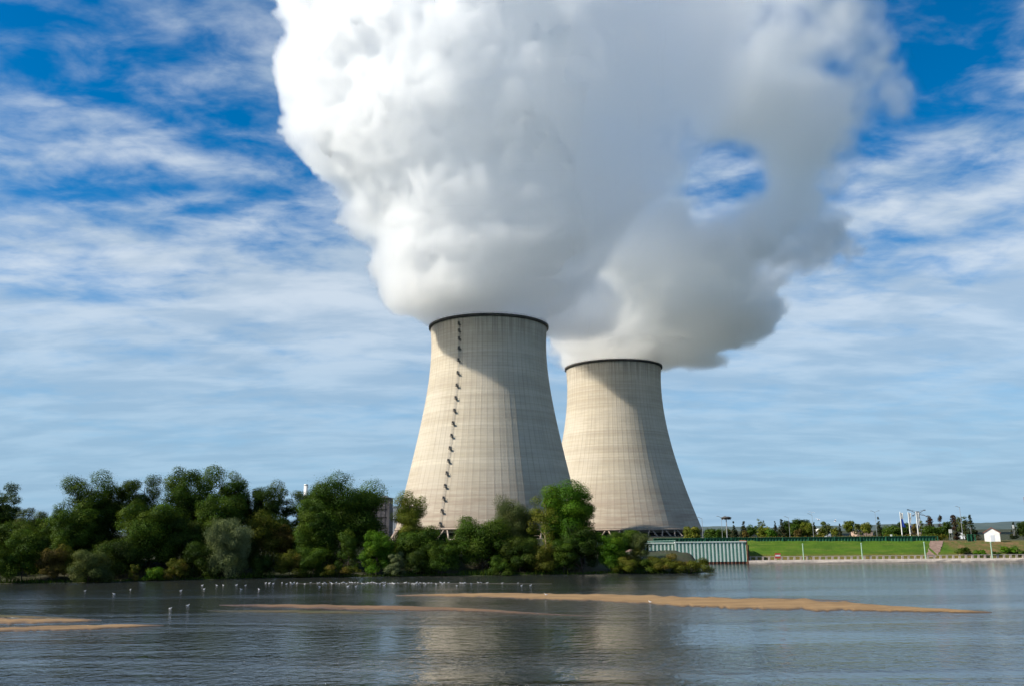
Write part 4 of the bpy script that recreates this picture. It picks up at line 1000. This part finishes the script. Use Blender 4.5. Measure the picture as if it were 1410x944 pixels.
# hedge behind the crest: clipped, one plant
def hedge(label, px0, px1, Y, pyt, leaves):
    a, b = at(px0, 738, Y), at(px1, 738, Y); zb_ = 4.3; h = at((px0 + px1) / 2, pyt, Y)[2] - zb_
    root = empty('hedge', ((a[0] + b[0]) / 2, Y, zb_)); tag(root, label, 'hedge', 'hedges behind the levee')
    q = np.random.default_rng(int(px0)); n_ = int((b[0] - a[0]) * 70); Lw = b[0] - a[0]
    p = np.stack([q.uniform(-Lw / 2, Lw / 2, n_), q.uniform(-1.0, 1.0, n_), h * q.uniform(0.05, 1, n_) ** 0.6 * (0.92 + 0.08 * np.sin(q.uniform(0, 6, n_)))], 1)
    nn = q.normal(size=(n_, 3)); nn[:, 2] += 0.6; nn /= np.linalg.norm(nn, axis=1)[:, None]; u = np.cross(nn, q.normal(size=(n_, 3))); u /= np.linalg.norm(u, axis=1)[:, None]; v = np.cross(nn, u)
    s = 0.42 * q.uniform(0.6, 1.3, n_)[:, None]
    V = np.stack([p - u * s * .5, p + v * s * .35, p + u * s * .5, p - v * s * .35], 1).reshape(-1, 3)
    me = np_mesh('foliage', V, np.arange(len(V)).reshape(-1, 4)); T = np.repeat(np.stack([q.uniform(0, 1, n_), q.uniform(0, 1, n_), q.uniform(0, 1, n_), np.ones(n_)], 1), 4, 0)
    ca = me.color_attributes.new('tint', 'FLOAT_COLOR', 'POINT'); ca.data.foreach_set('color', T.astype(np.float32).ravel()); link_mesh('foliage', me, L[leaves], root)
hedge('long low brownish hedge behind the green fence under the distant trees', 1030, 1215, WALL_Y + 60, 736.8, 'brown')
hedge('clipped olive hedge behind the green fence under the flagpoles', 1216, 1306, WALL_Y + 58, 734.4, 'olive')

# low balustrade on the river wall
root = empty('balustrade', (LEV_X0 + 0.6, WALL_Y + 1.0, 0.84)); tag(root, 'low pale balustrade with many short posts on the river wall', 'balustrade')
Lb = 165.0; m = MB()
m.box((Lb / 2, 0, 0.92), (Lb, 0.22, 0.16)); m.build('rail', M['stone'], root)
for i in range(96): m = MB(); m.box((0.3 + i * Lb / 96, 0, 0.42), (0.55, 0.25, 0.84)); m.build('post', M['stone'], root)

# mooring posts
POSTS = [(1106.6, 748.5, 767, 'post', 'pale green mooring post, first of four along the river wall from the pile wall'), (1187.5, 747.5, 767, 'post', 'pale green mooring post, second of four along the river wall'), (1274.5, 746.0, 767, 'post', 'pale green mooring post at the foot of the brown track'), (1366.5, 746.5, 767, 'post', 'pale green mooring post below the white hut'), (1031.5, 750.5, 768, 'dark_metal', 'dark mooring post right beside the end of the pile wall')]
for px, t_, b_2, mm, lab in POSTS:
    P = at(px, b_2, WALL_Y + 0.35); zt3 = at(px, t_, WALL_Y + 0.35)[2]
    root = empty('mooring_post', (P[0], P[1], 0.8)); tag(root, lab, 'mooring post', 'mooring posts')
    m = MB(); m.tube((0, 0, -1.5), (0, 0, zt3 - 0.8), 0.16, 0.14, 12); m.build('pile', M[mm], root)
    m = MB(); m.lathe([(0.02, zt3 - 0.6), (0.14, zt3 - 0.68), (0.20, zt3 - 0.74), (0.20, zt3 - 0.9), (0.14, zt3 - 0.9)], 12); m.build('cap', M[mm], root)

# no-entry board at the water
P = at(1071.5, 766, WALL_Y - 0.1); root = empty('navigation_sign', (P[0], WALL_Y + 0.2, 0.84)); tag(root, 'red no entry board with white bar standing on the river wall', 'sign')
zc_ = at(1071.5, 764.3, WALL_Y)[2] - 0.84
m = MB(); m.box((0, -0.05, zc_), (1.55, 0.08, 1.35)); m.build('board', M['red'], root)
m = MB(); m.box((0, -0.10, zc_ + 0.02), (1.35, 0.03, 0.42)); m.build('bar', M['white'], root)
for sx2 in (-0.5, 0.5): m = MB(); m.tube((sx2, 0.05, -0.5), (sx2, 0.05, zc_ + 0.5), 0.05, n=6); m.build('post', M['grey_metal'], root)

# white hut
Yh = WALL_Y + 16.0; hl, hr = at(1356.5, 745, Yh), at(1377.5, 745, Yh); wd = hr[0] - hl[0]; cxh = (hl[0] + hr[0]) / 2
zf = lz(cxh, 16.0) - 0.15; he = at(1367, 732.5, Yh)[2] - zf; hp = at(1367, 726.2, Yh)[2] - zf
root = empty('hut', (cxh, Yh, zf), -0.50); tag(root, 'small white gabled hut on the levee at the right', 'hut')
m = MB(); m.prism([(-wd / 2 + .2, -.4), (wd / 2 - .2, -.4), (wd / 2 - .2, he), (0, hp - 0.12), (-wd / 2 + .2, he)], 0, 6.0); m.build('wall', M['white'], root)
m = MB()
for s in (-1, 1):
    e, pk = (s * (wd / 2 + 0.12), he - 0.22), (0, hp)
    m.prism([e, pk, (pk[0], pk[1] + 0.22), (e[0], e[1] + 0.22)] if s < 0 else [pk, e, (e[0], e[1] + 0.22), (pk[0], pk[1] + 0.22)], -0.25, 6.25)
m.build('roof', M['roof_tile'], root)
m = MB(); m.box((0.1, -0.03, 1.0), (1.0, 0.05, 2.0)); d2_ = m.build('door', M['pale_wall'], root)

# boards and small signs
def board(label, px, t_, b_2, w_px, foot, Y, mat_='white'):
    P = at(px, foot, Y); s = Y / F; root = empty('sign_board', (P[0], Y, P[2] - 1.2)); tag(root, label, 'sign')
    zt4, zb4 = at(px, t_, Y)[2] - P[2] + 1.2, at(px, b_2, Y)[2] - P[2] + 1.2
    m = MB(); m.box((0, 0, (zt4 + zb4) / 2), (w_px * s, 0.1, zt4 - zb4)); m.build('board', M[mat_], root)
    for k in (-0.35, 0.35): m = MB(); m.tube((k * w_px * s, 0.1, 0), (k * w_px * s, 0.1, zt4 - 0.1), 0.06, n=6); m.build('post', M['grey_metal'], root)
board('white board on two posts at the bend of the road right of the flags', 1309.5, 728.0, 733.2, 4.2, 738, WALL_Y + 70)
board('narrow white sign in front of the dark trees at the right edge', 1396.2, 722.0, 726.8, 2.4, 732, WALL_Y + 90)
board('tiny white sign on the levee crest below the small conifer', 1137.5, 737.2, 739.2, 3.0, 741, WALL_Y + 26)
board('tiny pale sign standing above the green fence left of the flagpoles', 1227.6, 735.0, 737.6, 2.6, 741, WALL_Y + 26)

# flags
def flag(label, px, t_, b_2, lower):
    Y = WALL_Y + 66; P = at(px, b_2, Y); h = at(px, t_, Y)[2] - P[2] + 1.2
    root = empty('flagpole', (P[0], Y, P[2] - 1.2)); tag(root, label, 'flag', 'row of three flagpoles')
    m = MB(); m.tube((0, 0, 0), (0, 0, h), 0.20, 0.13, 8); m.lathe([(0.02, h + .25), (0.18, h + .1), (0.02, h)], 8); m.build('pole', M['white'], root)
    def cloth(z0, z1, w0, w1, mm):
        n1, n2 = 8, 6; v = [((0.14 + (w0 + (w1 - w0) * i / n1) * k / n2), 0.16 * math.sin(k * 1.9 + i * .7) * k / n2, z0 + (z1 - z0) * i / n1 - 0.10 * k / n2) for i in range(n1 + 1) for k in range(n2 + 1)]
        m = MB(); m.add(v, [(i * (n2 + 1) + k, i * (n2 + 1) + k + 1, (i + 1) * (n2 + 1) + k + 1, (i + 1) * (n2 + 1) + k) for i in range(n1) for k in range(n2)], True); o = m.build('cloth', mm, root)
        s = o.modifiers.new('thick', 'SOLIDIFY'); s.thickness = 0.03
    cloth(h - 0.1, h - 2.2, 0.85, 0.75, M['white'])
    if lower == 'blue': cloth(h - 2.2, h - 5.0, 0.55, 1.35, M['blue'])
    elif lower == 'grey': cloth(h - 2.2, h - 4.4, 0.7, 0.35, M['white']); cloth(h - 4.4, h - 5.2, 0.5, 0.3, M['blue'])
    else: cloth(h - 2.2, h - 4.6, 0.9, 0.6, M['white']); cloth(h - 4.6, h - 5.4, 0.7, 0.5, M['grey_metal'])
flag('flagpole with white and blue flag, leftmost of three', 1242.2, 704.8, 735, 'blue')
flag('flagpole with narrow white flag, middle of three', 1253.4, 704.8, 734.5, 'grey')
flag('flagpole with white flag in front of the lattice mast', 1264.4, 704.4, 734.5, 'white')
# low wall and roofs behind the flags
def low_building(label, px0, px1, pyt, pyb, Y, mw, roof=None):
    a, b = at(px0, pyb, Y), at(px1, pyb, Y); zt5 = at((px0 + px1) / 2, pyt, Y)[2]; zb5 = 3.0; wd_ = b[0] - a[0]
    root = empty('low_building', ((a[0] + b[0]) / 2, Y, zb5)); tag(root, label, 'building', 'low buildings beyond the levee')
    H = zt5 - zb5; m = MB(); m.box((0, 4, H / 2), (wd_, 8, H)); m.build('wall', M[mw], root)
    m = MB(); m.box((0, 4, H + 0.15), (wd_ + .6, 8.6, 0.35)) if roof is None else m.prism([(-wd_ / 2 - .4, H), (wd_ / 2 + .4, H), (wd_ / 2 - 1.5, H + 1.6), (-wd_ / 2 + 1.5, H + 1.6)], -0.4, 8.4)
    m.build('roof', M[roof or 'grey_metal'], root)
    for k in range(max(1, int(wd_ / 5))):
        m = MB(); m.box((-wd_ / 2 + 2.5 + k * 5, -0.03, H - 1.6), (1.6, 0.08, 1.2)); m.build('window', M['dark_fill'], root)
low_building('low warm coloured building behind the flagpoles', 1251, 1268, 729.6, 735, 440, 'tile_wall')
low_building('pale low house roof showing between trees right of the dark grove', 1128, 1144, 731.5, 737, 450, 'pale_wall', 'white')
low_building('long pale low building behind the yellow green trees', 1180, 1202, 729.8, 736, 460, 'tile_wall')
low_building('pale sliver of building under the bulky dark conifer', 1329, 1336, 731.8, 735, 440, 'pale_wall')

# lamp posts and masts
def lamp(label, px, t_, b_2, Y, arms=1, kind='street_lamp', r=0.065, mm='grey_metal'):
    P = at(px, b_2, Y); h = at(px, t_, Y)[2] - P[2] + 1.5; root = empty(kind, (P[0], Y, P[2] - 1.5)); tag(root, label, 'lamp post', 'lamp posts beyond the levee')
    m = MB(); m.tube((0, 0, 0), (0, 0, h), r * 1.3, r * 0.7, 8); m.build('pole', M[mm], root)
    for s in ((-1, 1) if arms == 2 else (-1,)):
        m = MB(); m.tube((0, 0, h - 0.1), (s * 1.0, 0, h + 0.35), 0.06, n=6); m.build('arm', M[mm], root)
        m = MB(); m.box((s * 1.25, 0, h + 0.36), (0.6, 0.28, 0.14)); m.build('lamp_head', M['grey_metal'], root)
lamp('pale double armed lamp post left of the disc topped mast', 995, 711.5, 742, 285, 2)
lamp('slim grey lamp post in front of the dark grove', 1088, 712, 741, 300)
lamp('grey lamp post with tall thin top at the right end of the grove', 1120.5, 708, 740, 300)
lamp('twin armed lamp post before the broad spruce', 1208, 704, 740, 300, 2)
lamp('tall very thin lamp mast right of the third column tree', 1325.5, 697.5, 735, 330, 1, r=0.10)
lamp('short pale lamp post in front of the bulky dark conifer', 1337.5, 724, 736, 330)
lamp('very slim lamp post beside the farther tower right foot', 968, 713, 742, 290, 1, r=0.09)
P = at(1001.5, 741, 420); h = at(1001.5, 713.6, 420)[2] - 3.0
root = empty('floodlight_mast', (P[0], 420, 3.0)); tag(root, 'tall mast topped by a dark round disc of floodlights', 'mast')
m = MB(); m.tube((0, 0, 0), (0, 0, h), 0.34, 0.2, 10); m.build('pole', M['grey_metal'], root)
m = MB(); m.lathe([(0.2, h - .2), (2.4, h + .15), (2.5, h + .65), (1.4, h + 1.05), (0.05, h + 1.1)], 20); m.build('disc_head', M['dark_metal'], root)
for k in range(8): m = MB(); a = k * math.pi / 4; m.box((1.9 * math.cos(a), 1.9 * math.sin(a), h - 0.15), (.5, .5, .4), a); m.build('floodlight', M['grey_metal'], root)
# lattice mast with V arms behind the flags
Yp = 700.0; P = at(1267, 736, Yp); zp = 3.0; hp_ = at(1267, 703, Yp)[2] - zp
root = empty('electricity_pylon', (P[0], Yp, zp)); tag(root, 'distant lattice pylon with spread V arms behind the third flag', 'pylon')
m = MB(); wb = 1.6
for k in range(4):
    sx3, sy3 = ((-1, -1), (1, -1), (1, 1), (-1, 1))[k]; m.tube((sx3 * wb, sy3 * wb, 0), (sx3 * .6, sy3 * .6, hp_), 0.17, n=4)
nl = 9
for i in range(nl):
    f0, f1 = i / nl, (i + 1) / nl; w0, w1 = wb + (0.6 - wb) * f0, wb + (0.6 - wb) * f1
    for (a1, a2) in (((-1, -1), (1, -1)), ((1, -1), (1, 1)), ((1, 1), (-1, 1)), ((-1, 1), (-1, -1))):
        m.tube((a1[0] * w0, a1[1] * w0, f0 * hp_), (a2[0] * w1, a2[1] * w1, f1 * hp_), 0.10, n=4); m.tube((a2[0] * w0, a2[1] * w0, f0 * hp_), (a1[0] * w1, a1[1] * w1, f1 * hp_), 0.10, n=4)
m.build('lattice', M['grey_metal'], root)
for s, ln, up in ((-1, 7.5, 3.6), (1, 5.5, 3.2), (-1, 4.0, -1.0), (1, 6.5, -1.6)):
    m = MB(); a = (0, 0, hp_ - 2.2); b = (s * ln, 0, hp_ - 2.2 + up); m.tube(a, b, 0.30, 0.16, 5); m.tube((0, 0, hp_ - 0.4), b, 0.14, n=4); m.tube((s * ln * .5, 0, hp_ - 2.2 + up * .5), (s * ln * .5, 0, hp_ - 2.0 + up * .9), 0.10, n=4)
    m.box((b[0], 0, b[2] - .3), (1.5, 0.4, 0.9)); m.build('cross_arm', M['grey_metal'], root)
# ------------------------------------------------------------------ plant buildings behind the trees
def block(label, px0, px1, t_, Y, mw, depth=30, name='plant_building', panels=6, rows_=5):
    a, b = at(px0, 700, Y), at(px1, 700, Y); zt6 = at((px0 + px1) / 2, t_, Y)[2]; wd_ = b[0] - a[0]; H = zt6 - 2.6
    root = empty(name, ((a[0] + b[0]) / 2, Y, 2.6)); tag(root, label, 'building', 'power station buildings')
    m = MB(); m.box((0, depth / 2, H / 2), (wd_, depth, H)); m.build('wall', M[mw], root)
    m = MB(); m.box((0, depth / 2, H + 0.5), (wd_ + 1.2, depth + 1.2, 1.1)); m.build('parapet', M['dark_metal' if mw == 'brown_wall' else 'grey_metal'], root)
    for i in range(panels + 1): m = MB(); m.box((-wd_ / 2 + wd_ * i / panels, -0.15, H / 2), (0.35, 0.3, H - 0.2)); m.build('pilaster', M['grey_metal' if mw != 'brown_wall' else 'brown_wall'], root)
    for k in range(rows_): m = MB(); m.box((0, -0.1, H * (k + 0.6) / rows_), (wd_ * 0.8, 0.2, 1.4)); m.build('window_band', M['dark_fill'], root)
    m = MB(); m.box((wd_ * .2, depth / 2, H + 2.2), (wd_ * .3, 4, 2.4)); m.build('roof_vent', M['grey_metal'], root)
block('dark brown concrete block showing right of the great sunlit tree', 500, 536, 685.5, 1000, 'brown_wall')
block('pale blue grey hall between the brown block and the poplar', 535.6, 572, 697.5, 1080, 'pale_wall', panels=14, rows_=1)
P = at(420.5, 690, 1020); Hs = at(420.5, 666, 1020)[2] - 2.6; root = empty('chimney_stack', (P[0], 1020, 2.6)); tag(root, 'white chimney stack poking above the dark trees on the left', 'chimney')
m = MB(); m.lathe([(2.9, 0), (2.35, Hs * .6), (2.25, Hs), (1.7, Hs), (1.7, Hs - 2)], 24); m.build('stack', M['white'], root)
m = MB(); m.lathe([(2.3, Hs - 1.4), (2.6, Hs - 1.4), (2.6, Hs - 0.9), (2.3, Hs - 0.9)], 24); m.build('band', M['grey_metal'], root)
# item half out of the frame on the right: end of a banded boom
P = at(1409.5, 690, 300); root = empty('signal_mast', (P[0] + 0.35, 300, 3.4)); tag(root, 'dark banded mast head at the right picture edge', 'mast')
zt7, zb7 = at(1409, 683.5, 300)[2] - 3.4, at(1409, 694.5, 300)[2] - 3.4
m = MB(); m.tube((0.9, 0, 0), (0.9, 0, zt7), 0.16, n=8); m.build('pole', M['grey_metal'], root)
m = MB()
for k in range(5): z0 = zb7 + (zt7 - zb7) * k / 5; m.box((0.45, 0, z0 + 0.25), (1.1, 0.5, 0.38))
m.build('lattice_head', M['roof_tile'], root)

# ------------------------------------------------------------------ gulls
def gull_mesh():
    """one continuous body: tail, rump, breast, neck, head, beak"""
    ring = [(-0.36, .015, .150, .01), (-0.26, .050, .155, .022), (-0.14, .105, .150, .075), (0.0, .130, .145, .105), (0.11, .115, .160, .105), (0.18, .075, .215, .08), (0.215, .058, .275, .062), (0.25, .062, .315, .06), (0.29, .045, .322, .045), (0.315, .016, .312, .017), (0.37, .006, .300, .008)]
    n_ = 10; v, f, mi = [], [], []
    for x, ry, zc, rz in ring:
        for i in range(n_): a = 2 * math.pi * i / n_; v.append((x, ry * math.cos(a), zc - 0.10 + rz * math.sin(a)))
    for k in range(len(ring) - 1):
        for i in range(n_):
            f.append((k * n_ + i, k * n_ + (i + 1) % n_, (k + 1) * n_ + (i + 1) % n_, (k + 1) * n_ + i)); a = 2 * math.pi * (i + .5) / n_
            mi.append(2 if k >= 9 else (1 if (k <= 3 and math.sin(a) > 0.45) else 0))
    f.append(tuple(range(n_ - 1, -1, -1))); mi.append(0); e = len(v) - n_; f.append(tuple(range(e, e + n_))); mi.append(2)
    me = bpy.data.meshes.new('gull'); me.from_pydata([(p[0] * 1.5, p[1] * 1.5, p[2] * 1.5) for p in v], [], f); me.polygons.foreach_set('material_index', mi); me.polygons.foreach_set('use_smooth', [True] * len(f))
    for k in ('feather', 'grey_feather', 'beak'): me.materials.append(M[k])
    return me
GM = gull_mesh()
qr = random.Random(9)
def gull(px, py, label, group=None, z=0.0):
    P = on(px, py, z); o = bpy.data.objects.new('gull', GM); COL.objects.link(o); o.location = (P[0], P[1], z + 0.03); o.rotation_euler = (0, 0, qr.choice([0, math.pi]) + qr.uniform(-0.8, 0.8)); s = qr.uniform(0.85, 1.12) * 0.46; o.scale = (s, s, s)
    tag(o, label, 'gull', group)
row = [366, 371, 376, 388, 394, 400, 402, 405, 409, 419, 427]
row += [437, 440, 444, 447, 450, 455, 457, 463, 468, 471, 474, 477, 482, 485, 489, 493, 499, 502, 505, 507, 511, 514, 516, 519, 523, 526, 528, 530, 534, 537, 539, 541, 543, 549, 557, 559, 563, 568, 570, 572, 574, 576, 579, 583, 586, 590, 594, 600, 607, 609, 611, 618, 634, 637, 639, 641, 649, 659, 663, 671]
for x in row: gull(x + qr.uniform(-.6, .6), 802.6 + qr.uniform(-1.0, 1.1), 'white gull in the long dense row on the water below the towers', 'gulls of the long row')
for x, y, lab in [(691.5, 802.6, 'single white gull just right of the end of the gull row'), (713, 802.5, 'white gull above two lower ones right of the row'), (718, 806, 'white gull, left of the low pair right of the row'), (730.5, 805.6, 'last white gull to the right beyond the gull row'),
                  (629, 806, 'gull swimming just below the right end of the row'), (440, 807.6, 'gull swimming below the left cluster of the row'), (479, 807, 'gull below the row, second of three stragglers'), (490, 807, 'gull below the row, third of three stragglers'), (529, 805.4, 'gull slightly below the middle of the row')]: gull(x, y, lab)
for x, y, lab in [(117, 813.2, 'white gull alone farthest left on the water'), (157, 817.6, 'lone gull lowest of the three on the left water'), (179.5, 811.6, 'lone gull right of two others on the left water'), (249, 813, 'dim gull swimming before the dark bank'), (281, 810.8, 'gull directly above another on the water near silver willow'), (278.5, 805.6, 'gull close under the left side of the silver willow'), (298.5, 805.6, 'left of two gulls close together under the silver willow'), (307.5, 805.4, 'right of two gulls close together under the silver willow'), (325.5, 805.2, 'gull below the right side of the silver willow'), (332, 811, 'gull lower than its neighbour right of the silver willow'), (338, 805.6, 'gull right of the silver willow near the brown thicket'), (356.5, 811, 'gull swimming low beneath the brown thicket'), (258.5, 833.4, 'gull at the left tip of the middle sand bar'), (234.5, 837.6, 'dark looking gull left below the tip of the middle sand bar')]: gull(x, y, lab)
gull(895.3, 828.6, 'white gull standing on the near edge of the long sand bar', None, 0.12); gull(752, 818.6, 'small white gull standing on the far edge of the long sand bar', None, 0.25)

def flying(px, py, Y, label, rz):
    """gull in the air with spread wings, one body"""
    v, f = [], []
    n_ = 8; ring = [(-0.30, .03, .01), (-0.12, .07, .06), (0.06, .085, .075), (0.2, .05, .05), (0.28, .045, .045), (0.36, .01, .01)]
    for x, ry, rz_ in ring:
        for i in range(n_): a = 2 * math.pi * i / n_; v.append((x, ry * math.cos(a), rz_ * math.sin(a)))
    for k in range(len(ring) - 1):
        for i in range(n_): f.append((k * n_ + i, k * n_ + (i + 1) % n_, (k + 1) * n_ + (i + 1) % n_, (k + 1) * n_ + i))
    for s in (-1, 1):
        b = len(v); st = [(0, .06, .13, -.1), (.28, .22, .12, -.12), (.55, .20, .02, -.16), (.72, .12, -.16, -.22)]
        for y, z, x1, x0 in st: v += [(x1, s * (y + .03), z * 1.2 + .012), (x0, s * (y + .03), z * 1.2 + .012), (x1, s * (y + .03), z * 1.2 - .012), (x0, s * (y + .03), z * 1.2 - .012)]
        for k in range(3):
            for a1, a2 in ((0, 1), (1, 3), (3, 2), (2, 0)): f.append((b + k * 4 + a1, b + k * 4 + a2, b + k * 4 + 4 + a2, b + k * 4 + 4 + a1))
    me = bpy.data.meshes.new('flying_gull'); me.from_pydata([tuple(c * 1.05 for c in p) for p in v], [], f); me.materials.append(M['feather'])
    o = bpy.data.objects.new('flying_gull', me); COL.objects.link(o); P = at(px, py, Y); o.location = tuple(P); o.rotation_euler = (0.2, 0.1, rz); tag(o, label, 'gull', 'gulls in the air')
flying(1126.5, 715.3, 200, 'white gull flying just right of the dark grove', 0.4); flying(1150.3, 716.8, 200, 'white gull flying above the small single conifer', 2.8); flying(1117.5, 705.5, 210, 'dark looking gull flying highest above the grove', 1.2)
flying(780, 510, 320, 'small gull in the sky gap between the two towers', 0.9)
